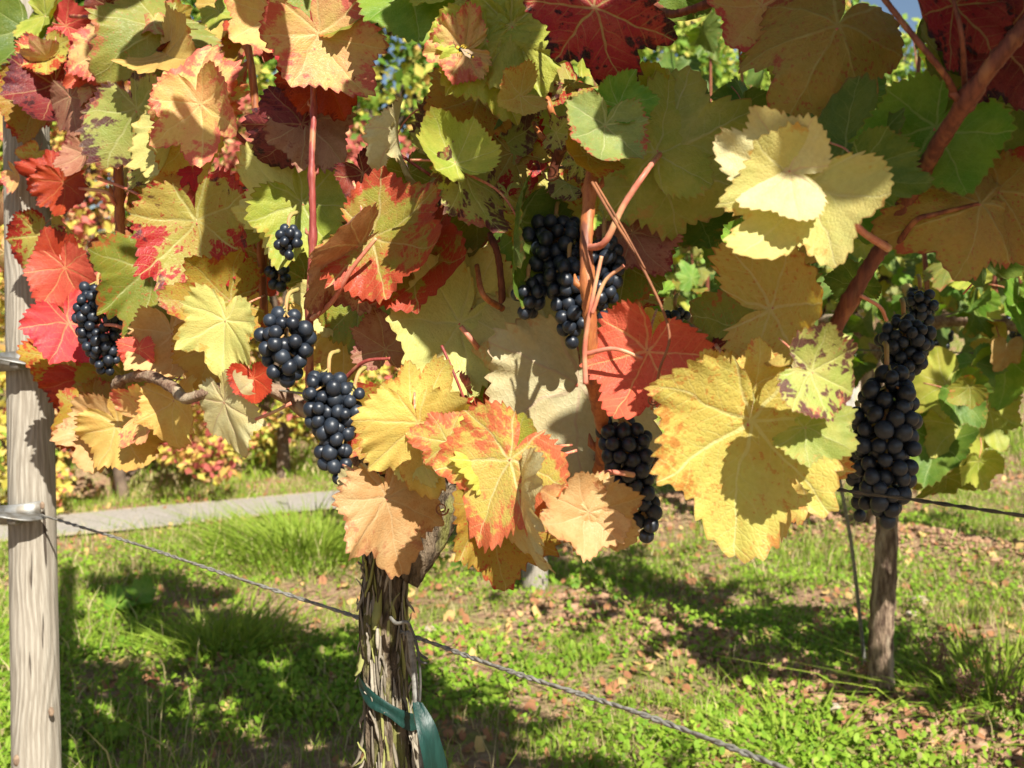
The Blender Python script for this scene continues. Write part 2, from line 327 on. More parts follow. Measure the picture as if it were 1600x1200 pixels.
def H(x, y):
    x = np.asarray(x, float); y = np.asarray(y, float); sh = np.broadcast(x, y).shape
    x = np.broadcast_to(x, sh); y = np.broadcast_to(y, sh)
    h = .045 * (vnoise(x, y, 1.1, 1) - .5) + .03 * (vnoise(x, y, 4, 2) - .5) + .012 * (vnoise(x, y, 13, 3) - .5)
    h = h + .035 * np.exp(-(rowdist(x, y, R2) / .20) ** 2) * (1 / (1 + np.exp(-((x - .0) * 5)))) + .07 * np.exp(-(rowdist(x, y, R3) / .22) ** 2) * (1 / (1 + np.exp(-(x - .9) * 5)))
    rd = roaddist(x, y).reshape(sh); flat = np.clip((rd - .35) / .5, 0, 1); h = h * flat
    beyond = np.clip((y - .77 * x - 6.8) / 1.0, 0, None)      # bank rising past the road on the left
    h = h + 2.4 * (1 - np.exp(-beyond / 7)) 
    h = h + .085 * np.clip(x * .55 + y * .62 - 3.9, 0, 40) * np.clip((x - .2) , 0, 1) * flat
    return h
def mat_ground():
    m, b = newmat('ground_soil'); P = b.n('ShaderNodeTexCoord').outputs['Object']
    n1 = b.noise(P, 2.2, 5, .6); n2 = b.noise(P, 14, 5, .7); n3 = b.noise(P, 70, 4, .7)
    col = b.mix(b.mr(n2, .35, .65), (.30, .185, .11), (.42, .29, .18))
    col = b.mix(b.mr(n3, .4, .7, 0, .6), col, (.20, .115, .07))
    g = b.mr(b.math('ADD', b.math('MULTIPLY', n1, .7), b.math('MULTIPLY', n2, .5)), .60, .70)
    col = b.mix(b.math('MULTIPLY', g, .75), col, b.mix(b.mr(n3, .35, .6), (.10, .15, .025), (.22, .24, .06)))
    vo = b.n('ShaderNodeTexVoronoi'); b.l(P, vo.inputs['Vector']); vo.inputs['Scale'].default_value = 38
    h = b.math('ADD', b.math('MULTIPLY', n2, 1.0), b.math('MULTIPLY', vo.outputs['Distance'], .7)); h = b.math('ADD', h, b.math('MULTIPLY', n3, .5))
    finish(b, col, .95, .05, bump=h, bstr=1.0, bdist=.02); return m
def grid_mesh(name, xs, ys, zoff=0):
    X, Y = np.meshgrid(xs, ys); Z = H(X, Y) + zoff; V = np.stack([X, Y, Z], -1).reshape(-1, 3); nx, ny = len(xs), len(ys)
    i, j = np.meshgrid(np.arange(ny - 1), np.arange(nx - 1), indexing='ij'); a = i * nx + j
    return mk(name, V, [np.stack([a, a + 1, a + nx + 1, a + nx], -1).reshape(-1, 4)])
xs = np.concatenate([np.linspace(-120, -8, 30)[:-1], np.linspace(-8, -3.2, 50)[:-1], np.linspace(-3.2, 3.2, 260)[:-1], np.linspace(3.2, 9, 60)[:-1], np.linspace(9, 120, 30)])
ys = np.concatenate([np.linspace(-60, -2, 20)[:-1], np.linspace(-2, .8, 40)[:-1], np.linspace(.8, 6.5, 260)[:-1], np.linspace(6.5, 20, 80)[:-1], np.linspace(20, 200, 40)])
obj('ground', grid_mesh('ground', xs, ys), mat_ground(), kind='structure')
def mat_road():
    m, b = newmat('road_asphalt'); P = b.n('ShaderNodeTexCoord').outputs['Object']; n = b.noise(P, 90, 4, .7); n1 = b.noise(P, 3, 4)
    uv = b.n('ShaderNodeAttribute', attribute_name='rnd').outputs['Fac']
    col = b.mix(b.mr(n, .35, .65), (.27, .25, .22), (.40, .365, .32))
    col = b.mix(b.mr(b.math('ADD', uv, b.math('MULTIPLY', n1, .5)), 1.0, 1.25), col, (.46, .36, .26))
    finish(b, col, .9, .15, bump=n, bstr=.6, bdist=.004); return m
mr_ = mat_road(); hw = .25
T = np.gradient(RP, axis=0); T /= np.linalg.norm(T, axis=1)[:, None]; Nn = np.stack([-T[:, 1], T[:, 0]], -1)
V = []; A = []
for k, s in enumerate([-1, -.8, 0, .8, 1]):
    q = RP + Nn * hw * s * (1 + .10 * (vnoise(RP[:, 0], RP[:, 1], 2.5, 9)[:, None] - .5))
    V.append(np.column_stack([q, H(q[:, 0], q[:, 1]) * 1.0 + .012 + .006 * (1 - s * s)])); A.append(np.full(len(q), abs(s) * .98))
n = len(RP); fs = []
for k in range(4):
    i = np.arange(n - 1); fs.append(np.stack([k * n + i, k * n + i + 1, (k + 1) * n + i + 1, (k + 1) * n + i], -1)[:, ::-1])
me = mk('road', np.concatenate(V), [np.concatenate(fs)], attr={'rnd': np.concatenate(A)}); obj('road', me, mr_, kind='structure')

# ---------------------------------------------------------------- leaf shape
def leaf_mesh(seed, rings=12, seg=240, deep=.25, kx=0., ky=0., fold=.1, cup=.1, wav=.06, ruf=.02, blist=.008, hole=False):
    rg = np.random.default_rng(seed)
    th = np.linspace(-np.pi, np.pi, seg, endpoint=False); d = np.degrees(np.abs(th))
    def side(j):
        jt = lambda s: 1 + j * rg.uniform(-s, s)
        ka = np.array([0, 6, 16, 29, 43, 52, 64, 79, 93, 104, 120, 140, 157, 170, 180.])
        s1 = .79 - deep * .72 * rg.uniform(.6, 1.4); s2 = .72 - deep * .5 * rg.uniform(.5, 1.5); t1 = rg.uniform(.82, 1.0); t2 = rg.uniform(.66, .84)
        kr = np.array([1.0, .97, .86 * jt(.05), s1 * jt(.08), .83 * t1 * jt(.05), .95 * t1, .84 * t1, s2 * jt(.08), .92 * t2, t2, .90 * t2, .60 * jt(.1), .48, .32, .12])
        return ka, kr
    Rr = np.empty(seg)
    for sg in (-1, 1):
        ka, kr = side(1.0); mk_ = (np.sign(th) == sg) if sg == 1 else (th <= 0); Rr[mk_] = np.interp(d[mk_], ka, kr)
    Rr[np.argmin(np.abs(th))] = 1.0
    ker = np.hanning(max(3, seg // 34 | 1)); ker /= ker.sum(); Rs = np.convolve(np.concatenate([Rr[-30:], Rr, Rr[:30]]), ker, 'same')[30:-30] if seg > 60 else Rr
    # teeth leaning towards the lobe tips
    nt_ = rg.integers(40, 50); ph = (np.abs(th) / np.pi * nt_ / 2 + .25 * np.sin(3 * th + rg.uniform(0, 6)) + rg.uniform(0, 1)); fr = ph % 1; idx = np.floor(ph).astype(int) + (th > 0) * 60
    amp = rg.uniform(.25, 1.35, 200)[idx]
    teeth = (np.where(fr < .38, fr / .38, (1 - fr) / .62) - .45) * .080 * amp * np.clip((175 - d) / 20, 0, 1)
    if seg < 100: teeth = teeth * 1.1
    t = np.linspace(0, 1, rings + 1)[1:] ** .85
    Tt, TH = np.meshgrid(t, th, indexing='ij'); r = Tt * Rs[None] + Tt ** 7 * teeth[None]
    x = r * np.sin(TH); y = r * np.cos(TH)
    D_ = np.abs(TH); per = np.radians(52); pp = np.abs((D_ / per + .5) % 1 - .5) * per; v = r * np.sin(pp); u = r * np.cos(pp)
    z = fold * np.abs(x) + cup * r * r
    p1, p2, p3 = rg.uniform(0, 6.28, 3); skew = rg.uniform(-.22, .22); tw = rg.uniform(-.35, .35)
    z = z + wav * np.sin(3 * TH + p1) * r ** 2 + wav * .6 * np.sin(5 * TH + p2) * r ** 2 + ruf * np.sin(13 * TH + p3) * Tt ** 3 * r + ruf * .7 * np.sin(23 * TH + p1) * Tt ** 5 * r
    s_ = (u - .85 * v) * 7.5
    z = z + blist * np.abs(np.sin(np.pi * s_)) ** .6 * np.clip(v / .08, 0, 1) - blist * .8 * np.exp(-(v / .025) ** 2)
    z = z + .03 * (vnoise(x, y, 3.5, seed % 97) - .5)
    x = x + skew * y * np.abs(y) + skew * .4 * y; z = z + tw * x * y
    if kx: z = z * np.cos(kx * x) + (1 - np.cos(kx * x)) / kx; x = np.sin(kx * x) / kx
    if ky: z = z * np.cos(ky * y) + (1 - np.cos(ky * y)) / ky; y = np.sin(ky * y) / ky
    UVx = r * np.sin(TH); UVy = r * np.cos(TH)
    V = np.vstack([[[0, 0, 0]], np.stack([x, y, z], -1).reshape(-1, 3)]); UV = np.vstack([[[0, 0]], np.stack([UVx, UVy], -1).reshape(-1, 2)])
    E = np.concatenate([[0], Tt.ravel()])
    j = np.arange(seg - 0); j2 = (j + 1) % seg
    keep = j != seg - 1                                 # open slit at the petiole sinus
    tri = np.stack([np.zeros(seg, int), 1 + j2, 1 + j], -1)[keep]; Q = []
    for i in range(rings - 1):
        a = 1 + i * seg; qd = np.stack([a + j, a + j2, a + seg + j2, a + seg + j], -1)[keep]
        if hole and rings * .45 < i < rings * .62: qd = qd[(qd[:, 0] - a < seg * .36) | (qd[:, 0] - a > seg * .375)]
        Q.append(qd)
    return mk('leaf', V, [tri, np.concatenate(Q)], uv=UV, attr={'edge': E})
PET = []
for k in range(6):
    P = spline([(0, .03, -.0), (.03 * (k - 2), -.13, -.08), (.09 * (k - 2.5), -.30, -.24), (.15 * (k - 2.5), -.42, -.55)], 9)
    V, fs = tube_data(P, np.linspace(.012, .017, 10), 6); me = mk('petiole', V, fs); me.materials.append(M_petiole); PET.append(me)
def leaf_obj(me, mat, parent, p, s, ang, roll=0, pitch=0, flip=False, pet=True):
    """p: world place of the stalk joint; ang: tip direction seen from the front (deg, -90 = hanging); roll about midrib; pitch tips it forward"""
    a = R(ang); ey = RT * math.cos(a) + UP * math.sin(a); n = -FW
    ex = ey.cross(n)
    M = Matrix((ex, ey, n)).transposed().to_4x4()
    M = M @ Matrix.Rotation(R(pitch), 4, 'X') @ Matrix.Rotation(R(roll), 4, 'Y')
    if flip: M = M @ Matrix.Rotation(math.pi, 4, 'Y')
    o = bpy.data.objects.new('leaf', me); COL.objects.link(o); o.parent = parent
    if len(me.materials) == 0: me.materials.append(mat)
    o.material_slots[0].link = 'OBJECT'; o.material_slots[0].material = mat
    o.matrix_basis = Matrix.Translation(p - parent.location) @ M @ Matrix.Scale(s, 4)
    if pet:
        q = bpy.data.objects.new('petiole', random.choice(PET)); COL.objects.link(q); q.parent = o
        if flip: q.scale = (1, 1, -1)
    return o

# ---------------------------------------------------------------- the near row
base1 = at(612, 1200, .95); V1 = thing('grapevine', (base1.x, base1.y, float(H(base1.x, base1.y))), 'nearest grapevine with shaggy trunk tied by green tape, red and yellow leaves, blue-black grapes', 'grapevine', 'grapevines in rows')
p = at(1700, 1200, .72); V2 = thing('grapevine', (p.x, p.y, float(H(p.x, p.y))), 'grapevine reaching in from the right edge, thick diagonal cane and large shaded leaves', 'grapevine', 'grapevines in rows')
# x, y, size, ang, mat, roll, pitch, depth offset, extras
FL = [
 (1170,660,196,-98,'yellow',-4,-14,-.13,dict(deep=.16,fold=.04,cup=.10,wav=.06,kx=.25,ky=.3,hole=True)),
 (1013,545,128,-108,'coral',22,-8,-.10,dict(deep=.16,fold=.28,wav=.07)),
 (1268,582,98,-25,'purple',-5,-12,-.148,dict(deep=.12,fold=.06)),
 (1205,482,150,10,'yellow',-12,52,-.09,dict(deep=.15,fold=.1,wav=.10,ky=.6)),
 (1190,520,140,165,'olive',10,30,-.0,dict(deep=.15)),
 (1258,292,158,-112,'lemon',10,-12,-.15,dict(deep=.28,fold=.1,wav=.08)),
 (1236,268,118,172,'cream',0,-15,-.16,dict(deep=.2,fold=.15,wav=.09)),
 (1312,262,132,80,'green',-28,-12,-.07,dict(deep=.26,fold=.08)),
 (1350,262,92,-40,'green',-20,-18,-.11,dict(deep=.14)),
 (1308,42,170,-118,'ochre',8,12,-.06,dict(deep=.24,fold=.05,flip=True)),
 (1492,8,125,-160,'blackred',8,10,-.05,dict(deep=.22)),
 (1462,200,140,-112,'fresh',14,-14,-.04,dict(deep=.12,fold=.12)),
 (1520,150,150,-20,'green',14,14,-.0,dict(deep=.15)),
 (1532,318,135,-150,'ochre',5,15,-.02,dict(deep=.14,flip=True)),
 (1560,300,120,-60,'ochre',5,15,-.0,dict(deep=.14,flip=True)),
 (1560,60,130,-60,'wine',10,15,-.03,dict(deep=.14)),
 (1490,95,100,-140,'olive',10,25,.0,dict(deep=.12)),
 (928,12,135,-76,'blackred',0,-6,-.12,dict(deep=.27,fold=.12,wav=.05)),
 (1190,10,100,-120,'orange',0,10,-.04,dict(deep=.14)),
 (1032,240,165,-32,'lime',14,12,-.06,dict(deep=.18,fold=.05,flip=True)),
 (1040,250,150,-30,'green',0,30,.02,dict(deep=.1,flip=True)),
 (1026,238,120,72,'lime',-10,-5,-.065,dict(deep=.15)),
 (946,196,84,-100,'sage',-10,5,-.12,dict(deep=.08,fold=.15)),
 (965,165,60,15,'fresh',-10,-20,-.10,dict(deep=.04,cup=.3)),
 (915,242,70,-150,'ochre',0,40,-.11,dict(deep=.05,fold=.3)),
 (1000,165,80,60,'lime',0,30,-.04,dict(deep=.08)),
 (762,62,125,-72,'lime',-10,0,-.09,dict(deep=.05,fold=.1,blist=.035,ruf=.05)),
 (800,40,120,-66,'lime',12,0,-.08,dict(deep=.05,blist=.035)),
 (815,150,60,-160,'yellow',0,30,-.10,dict(deep=.05,fold=.3)),
 (728,78,72,-170,'orange',0,10,-.11,dict(deep=.1,ruf=.10,wav=.16,blist=.03)),
 (745,150,88,-150,'ochre',0,10,-.05,dict(deep=.05)),
 (722,246,125,12,'purple',0,10,-.02,dict(deep=.15)),
 (712,255,85,118,'lime',25,-10,-.11,dict(deep=.1)),
 (728,275,105,-72,'purple',-48,-5,-.09,dict(deep=.08,fold=.15)),
 (622,205,88,-88,'cream',66,0,-.05,dict(deep=.05,fold=.3)),
 (640,270,60,-70,'olive',-30,0,-.03,dict(deep=.05)),
 (583,372,130,-25,'bicolor',0,5,-.08,dict(deep=.12,fold=.03,wav=.05)),
 (560,385,120,-140,'brown',-50,0,-.10,dict(deep=.08)),
 (640,400,115,-20,'bicolor',0,20,-.04,dict(deep=.05)),
 (472,318,112,-55,'lime',-5,-8,-.03,dict(deep=.22,wav=.08)),
 (462,322,105,140,'lemon',5,-8,-.02,dict(deep=.2)),
 (470,192,92,-125,'wine',-10,5,-.05,dict(deep=.06,flip=True)),
 (480,190,90,-40,'brown',-10,5,-.04,dict(deep=.06,flip=True)),
 (568,272,62,-60,'wine',0,0,-.02,dict(deep=.02)),
 (498,52,112,-66,'orange',-10,-12,-.10,dict(deep=.14,fold=.15)),
 (500,110,92,-50,'scarlet',0,5,-.03,dict(deep=.06)),
 (422,22,85,-90,'orange',0,-5,-.08,dict(deep=.06)),
 (462,50,60,-92,'coral',0,-5,-.10,dict(deep=.02,cup=.25)),
 (530,5,90,-80,'olive',0,20,-.05,dict(deep=.06)),
 (640,-20,110,-75,'fresh',0,30,-.03,dict(deep=.08)),
 (690,-25,90,-60,'lime',0,30,-.03,dict(deep=.08)),
 (307,347,132,-80,'redrim',4,-8,-.10,dict(deep=.06,fold=.06,wav=.05)),
 (312,162,100,-80,'orange',8,-8,-.10,dict(deep=.25,fold=.1)),
 (305,158,92,95,'orange',-8,6,-.09,dict(deep=.12)),
 (213,172,118,-76,'purple',26,-5,-.09,dict(deep=.07,fold=.15)),
 (268,200,90,-88,'lemon',60,0,-.08,dict(deep=.06,fold=.3)),
 (300,215,70,-70,'yellow',0,10,-.04,dict(deep=.1)),
 (165,75,68,-150,'orange',0,25,-.08,dict(deep=.06)),
 (250,40,110,-130,'olive',0,25,-.03,dict(deep=.1,flip=True)),
 (260,85,90,-40,'gold',0,45,-.06,dict(deep=.1)),
 (85,130,88,-100,'wine',0,5,-.05,dict(deep=.08)),
 (108,150,75,-75,'brown',30,5,-.09,dict(deep=.12)),
 (60,150,72,-110,'ochre',0,5,-.04,dict(deep=.08)),
 (40,45,85,-100,'green',0,10,-.04,dict(deep=.08)),
 (70,25,70,-20,'lime',0,30,-.02,dict(deep=.08)),
 (70,80,55,-90,'redrim',0,10,-.07,dict(deep=.08)),
 (98,285,62,-80,'scarlet',12,-8,-.09,dict(deep=.1,ruf=.06)),
 (85,278,50,150,'scarlet',0,0,-.08,dict(deep=.1,ruf=.06)),
 (102,420,72,-72,'coral',8,-8,-.09,dict(deep=.06,cup=.2)),
 (95,412,55,120,'scarlet',0,20,-.08,dict(deep=.06)),
 (62,368,62,-120,'redrim',0,0,-.05,dict(deep=.06)),
 (132,240,50,-95,'brown',30,0,-.10,dict(deep=.06,fold=.3)),
 (236,420,118,-88,'olive',-12,0,-.06,dict(deep=.14)),
 (352,500,92,-108,'lemon',0,-14,-.11,dict(deep=.24,wav=.08)),
 (360,470,100,-170,'ochre',0,28,-.07,dict(deep=.16)),
 (268,520,88,-80,'tan',0,0,-.04,dict(deep=.12)),
 (108,505,85,-62,'coral',-42,0,-.10,dict(deep=.05,fold=.2)),
 (105,560,80,-85,'ochre',0,0,-.04,dict(deep=.12)),
 (130,590,75,-60,'scarlet',0,0,-.02,dict(deep=.06)),
 (218,545,38,-90,'coral',0,0,-.11,dict(deep=.02)),
 (396,590,48,-85,'scarlet',10,0,-.08,dict(deep=.04)),
 (350,628,88,-75,'cream',38,-5,-.10,dict(deep=.14,fold=.1)),
 (185,665,95,-60,'gold',0,0,-.09,dict(deep=.16,wav=.12,ruf=.06)),
 (168,660,85,-110,'tan',-15,0,-.07,dict(deep=.18,wav=.14,ruf=.06)),
 (150,650,80,-160,'ochre',0,20,-.05,dict(deep=.14)),
 (218,650,66,5,'orange',0,25,-.08,dict(deep=.14,wav=.1)),
 (272,625,80,-95,'gold',24,0,-.06,dict(deep=.1)),
 (195,590,90,-60,'olive',0,10,.02,dict(deep=.1)),
 (330,540,70,-100,'gold',0,10,.0,dict(deep=.1)),
 (535,500,100,-85,'gold',0,10,.02,dict(deep=.06)),
 (520,475,70,150,'lemon',0,10,.0,dict(deep=.12)),
 (602,545,62,90,'brown',0,5,-.03,dict(deep=.1)),
 (560,470,95,-30,'olive',0,18,.02,dict(deep=.05)),
 (720,505,135,-135,'lemon',0,0,-.01,dict(deep=.1,fold=.03)),
 (735,480,120,-40,'lemon',0,0,.0,dict(deep=.06)),
 (700,455,105,165,'lime',0,5,.01,dict(deep=.1)),
 (902,598,190,-100,'cream',-6,-4,-.01,dict(deep=.10,fold=.02,wav=.04,flip=True)),
 (880,560,170,168,'lemon',0,0,.0,dict(deep=.14,flip=True)),
 (652,662,116,-82,'gold',6,-12,-.13,dict(deep=.22,fold=.16,wav=.09)),
 (645,640,85,45,'yellow',0,-20,-.12,dict(deep=.2,fold=.12)),
 (625,650,105,-90,'ochre',0,0,-.02,dict(deep=.1)),
 (650,700,75,-10,'lemon',0,0,-.12,dict(deep=.16)),
 (604,778,122,-78,'tan',-30,-8,-.12,dict(deep=.22,fold=.2)),
 (575,775,60,150,'cream',0,0,-.11,dict(deep=.2,wav=.12)),
 (798,716,134,-128,'salmon',12,-8,-.15,dict(deep=.15,fold=.08,wav=.06)),
 (790,720,95,120,'lime',0,12,-.14,dict(deep=.1,wav=.1)),
 (770,800,118,-90,'ochre',-30,0,-.13,dict(deep=.1,fold=.1)),
 (700,690,60,175,'salmon',0,0,-.14,dict(deep=.14)),
 (812,760,132,-92,'cream',68,0,-.15,dict(deep=.1,fold=.3)),
 (916,800,92,-150,'tan',0,12,-.14,dict(deep=.24,wav=.08)),
 (920,800,96,-40,'tan',0,-4,-.14,dict(deep=.24,wav=.06)),
 (812,345,128,-98,'green',-62,0,-.06,dict(deep=.06,fold=.2)),
 (990,365,75,-60,'brown',0,8,-.03,dict(deep=.1)),
 (975,410,98,-88,'olive',18,5,-.01,dict(deep=.06)),
 (1080,570,66,-20,'wine',0,10,-.06,dict(deep=.12)),
 (1258,668,78,-40,'lime',-10,50,-.14,dict(deep=.1,fold=.1,flip=True)),
 (1235,735,120,-55,'yellow',-10,-20,-.075,dict(deep=.2,wav=.09)),
 (1110,610,90,160,'yellow',-10,30,-.13,dict(deep=.18,wav=.12)),
 (1180,600,70,75,'yellow',0,25,-.12,dict(deep=.1,wav=.1)),
 (810,640,110,-90,'lime',0,0,.05,dict(deep=.1)),
 (700,620,70,-80,'wine',10,0,-.02,dict(deep=.1,ruf=.08)),
 (760,640,60,-60,'scarlet',10,0,-.02,dict(deep=.1,ruf=.08)),
 (1085,325,80,-120,'green',0,15,.02,dict(deep=.1)),
 (860,300,95,-110,'redrim',0,20,-.0,dict(deep=.1)),
 (800,240,80,-60,'redrim',0,10,-.01,dict(deep=.1)),
 (740,330,80,-70,'olive',0,20,.02,dict(deep=.1)),
]
for i, (x, y, s, a, m, ro, pi_, do, ex) in enumerate(FL):
    ex = dict(ex); fl = ex.pop('flip', False); d = D(x) + do
    ex.setdefault('kx', random.choice([-.7, .3, .6, 1.0, 1.35])); ex.setdefault('ky', random.choice([-.8, -.3, .4, .8, 1.2])); ex.setdefault('fold', random.uniform(-.05, .22)); ex.setdefault('ruf', random.uniform(.015, .05)); ex.setdefault('wav', random.uniform(.05, .12))
    if x < 260: ex.setdefault('ruf', .03)
    me = leaf_mesh(100 + i * 7, **ex)
    leaf_obj(me, LM[m], V2 if x > 1185 and not (1150 < x < 1300 and y > 560) else V1, at(x, y, d), s * 1.10 * d / F, a + random.uniform(-3, 3), ro, pi_, fl)
# leaf shapes shared by the leaves further in and by the rows behind
POOL = [leaf_mesh(900 + k, rings=6, seg=96, deep=.06 + .2 * random.random(), fold=random.uniform(-.05, .25), cup=random.uniform(-.1, .25), wav=random.uniform(.04, .11), ruf=.04, kx=random.choice([0, .6, 1.2, 1.8, -.9]), ky=random.choice([0, .6, 1.2, -.7])) for k in range(16)]
LOW = [leaf_mesh(1300 + k, rings=3, seg=44, deep=.06 + .2 * random.random(), fold=random.uniform(-.05, .3), cup=random.uniform(-.1, .3), wav=.09, ruf=0, blist=0, ky=random.choice([0, .6, 1.0])) for k in range(10)]
for me in POOL + LOW: me.materials.append(LM['green'])
def pick(d):
    k = list(d); return random.choices(k, [d[q] for q in k])[0]
GAPS = [(560, 20, 690, 230), (530, 165, 720, 345), (640,180,700,300), (0, 0, 0, 0), (330, 180, 400, 260), (395, 115, 425, 160), (1385, 10, 1450, 170), (1080, 30, 1160, 140), (560, 560, 600, 640), (400, 620, 470, 800), (1040, 400, 1110, 500)]
def infill(n, x0, x1, y0, y1, pal, doff, size, parent, ylim=None):
    k = 0; tries = 0
    while k < n and tries < n * 30:
        tries += 1; x = random.uniform(x0, x1); y = random.uniform(y0, y1); sz = random.uniform(*size)
        if any(a - sz * .3 < x < c + sz * .3 and b_ - sz * .6 < y < d_ + sz * .1 for a, b_, c, d_ in GAPS): continue
        if ylim and y + sz * .6 > ylim(x): continue
        d = D(x) + random.uniform(*doff)
        leaf_obj(random.choice(POOL), LM[pick(pal)], parent, at(x, y, d), sz * d / F * (D(x) + .0) / D(x), random.gauss(-90, 55), random.gauss(0, 28), random.gauss(8, 25), random.random() < .35)
        k += 1
bot = lambda x: float(np.interp(x, [0, 90, 250, 330, 420, 560, 620, 900, 1020, 1150, 1300, 1600], [600, 690, 700, 640, 560, 600, 720, 720, 640, 620, 560, 470]))
infill(52, 0, 420, 0, 640, dict(olive=3, ochre=4, redrim=3, wine=3, gold=2, scarlet=2, orange=2, bicolor=2, brown=1), (.04, .26), (36, 74), V1, bot)
infill(16, 400, 560, 0, 560, dict(olive=3, scarlet=2, lime=2, wine=2, yellow=1), (.03, .22), (55, 90), V1, bot)
infill(50, 560, 1000, 150, 700, dict(lemon=1, olive=1.5, yellow=1, lime=4, redrim=1.5, purple=1, ochre=.6, green=4, fresh=2), (.06, .30), (42, 88), V1, bot)
infill(15, 640, 1000, 60, 330, dict(lime=4, purple=2, redrim=2, olive=1, fresh=2, green=2), (-.07, .02), (34, 62), V1, bot)
infill(20, 10, 420, 0, 300, dict(orange=3, coral=1, redrim=3, wine=2, lime=1, purple=2, salmon=2, scarlet=1, tan=1), (-.08, .0), (30, 56), V1, bot)
infill(14, 1020, 1240, 60, 400, dict(green=4, fresh=3, lime=2), (.12, .4), (45, 75), V1, bot)
infill(9, 960, 1250, 250, 620, dict(olive=3, lime=3, green=3, yellow=1, fresh=1), (.06, .30), (50, 90), V1, bot)
infill(16, 1200, 1640, -20, 460, dict(olive=1, green=5, ochre=1.5, lime=2, fresh=2), (.04, .30), (60, 110), V2, bot)
infill(6, 700, 1000, -60, 60, dict(olive=3, green=3, redrim=1, lime=1), (.0, .2), (80, 120), V1)
infill(1, 1000, 1200, -60, 20, dict(olive=3, green=3, ochre=1), (.0, .2), (80, 120), V1)
# the canopy above the picture's edge goes on to the top wire
def joined_leaves(name, parent, plist, mat, kind='stuff', protos=None, loc=None):
    protos = protos or LOW; Vs = []; Q3 = []; Q4 = []; UVs = []; Es = []; n = 0
    data = []
    for me in protos:
        v = np.empty(len(me.vertices) * 3, np.float32); me.vertices.foreach_get('co', v); e = np.empty(len(me.vertices), np.float32); me.attributes['edge'].data.foreach_get('value', e)
        p3 = np.array([list(p.vertices) for p in me.polygons if len(p.vertices) == 3]); p4 = np.array([list(p.vertices) for p in me.polygons if len(p.vertices) == 4])
        uv = np.zeros((len(me.vertices), 2), np.float32); ul = me.uv_layers[0].data
        for l in me.loops: uv[l.vertex_index] = ul[l.index].uv
        data.append((v.reshape(-1, 3), p3, p4, uv, e))
    for (p, s, M) in plist:
        v, p3, p4, uv, e = data[random.randrange(len(data))]
        Vs.append((v * s) @ np.array(M).T + np.array(p)); Q3.append(p3 + n); Q4.append(p4 + n); UVs.append(uv + random.random() * 0); Es.append(e); n += len(v)
    me = mk(name, np.concatenate(Vs), [np.concatenate(Q3), np.concatenate(Q4)], uv=np.concatenate(UVs), attr={'edge': np.concatenate(Es)})
    return obj(name, me, mat, parent, loc, kind)
def rand_rot(face=None, spread=40):
    M = Matrix((RT, -UP, FW)).transposed().to_3x3() if False else Matrix.Identity(3)
    a = R(random.gauss(-90, 50)); ey = RT * math.cos(a) + UP * math.sin(a); n = -FW; ex = ey.cross(n)
    M = Matrix((ex, ey, n)).transposed() @ Matrix.Rotation(R(random.gauss(15, spread)), 3, 'X') @ Matrix.Rotation(R(random.gauss(0, spread)), 3, 'Y')
    return M
def row_pt(row, t, off, z):
    n = Vector((-row[1].y, row[1].x)); q = row[0] + row[1] * t + n * off; return Vector((q.x, q.y, z))
SUNNY = [(960, 1120, 130, 230), (740, 850, 20, 180), (890, 1040, 0, 120), (480, 590, 30, 160), (880, 980, 190, 270), (1000, 1320, 570, 850), (1115, 1330, 235, 430), (600, 740, 480, 760), (270, 400, 80, 240), (380, 585, 470, 770), (945, 1090, 490, 670), (660, 800, 720, 800), (770, 900, 520, 620), (285, 400, 480, 585), (240, 400, 300, 420)]
def shades_sunny(P):
    for k_ in range(130):
        Q = P + SUN_T * (.02 * k_); dd = (Q - CP).dot(FW)
        if dd < .3: continue
        px = 800 + F * (Q - CP).dot(RT) / dd; py = 600 - F * (Q - CP).dot(UP) / dd
        if dd > D(px) - .11: return any(a - 55 < px < c + 55 and b_ - 55 < py < d_ + 55 for a, b_, c, d_ in SUNNY)
    return False
for nm, par, cnt, t0, t1 in (('green', V1, 110, -1.0, .30), ('olive', V1, 85, -1.0, .30), ('green', V2, 90, .3, 1.4), ('ochre', V2, 60, .3, 1.4)):
    L = []
    while len(L) < cnt:
        t = random.uniform(t0, t1); off = random.uniform(.05, .34); z = random.uniform(1.15, 1.80); P = row_pt(R1, t, off, z)
        dd = (P - CP).dot(FW)
        if dd > .05:
            px = 800 + F * (P - CP).dot(RT) / dd; py = 600 - F * (P - CP).dot(UP) / dd
            if -90 < px < 1690 and py > -75: continue
        if random.random() < .97 and shades_sunny(P): cnt -= .34; continue
        L.append((P - par.location, random.uniform(.055, .085), rand_rot()))
    joined_leaves('upper_foliage', par, L, LM[nm])
# unseen leaves added sunward to keep the right-hand part in shade
L = []
for k in range(120):
    tgt = at(random.uniform(1330, 1450), random.uniform(560, 840), .80) if k < 30 else at(*((random.uniform(1230, 1430), random.uniform(-60, 40)) if k < 55 else (random.uniform(1490, 1650), random.uniform(-30, 460)) if k < 100 else (random.uniform(1400, 1640), random.uniform(-30, 130))), random.uniform(.6, .80)); P = tgt - SUN_T * (random.uniform(.3, .55) if k < 30 else random.uniform(.38, .8))
    dd = (P - CP).dot(FW)
    if dd > .02:
        px = 800 + F * (P - CP).dot(RT) / dd; py = 600 - F * (P - CP).dot(UP) / dd
        if (-200 if k >= 30 else 0) < px < (1800 if k >= 30 else 1640) and -250 < py < 1300: continue
    if shades_sunny(P): continue
    L.append((P - V2.location, random.uniform(.05, .075), rand_rot(spread=25)))
joined_leaves('added_shade_leaves', V2, L, LM['olive'])
L = []  # leaves added above the view to cast dappled shade on chosen patches
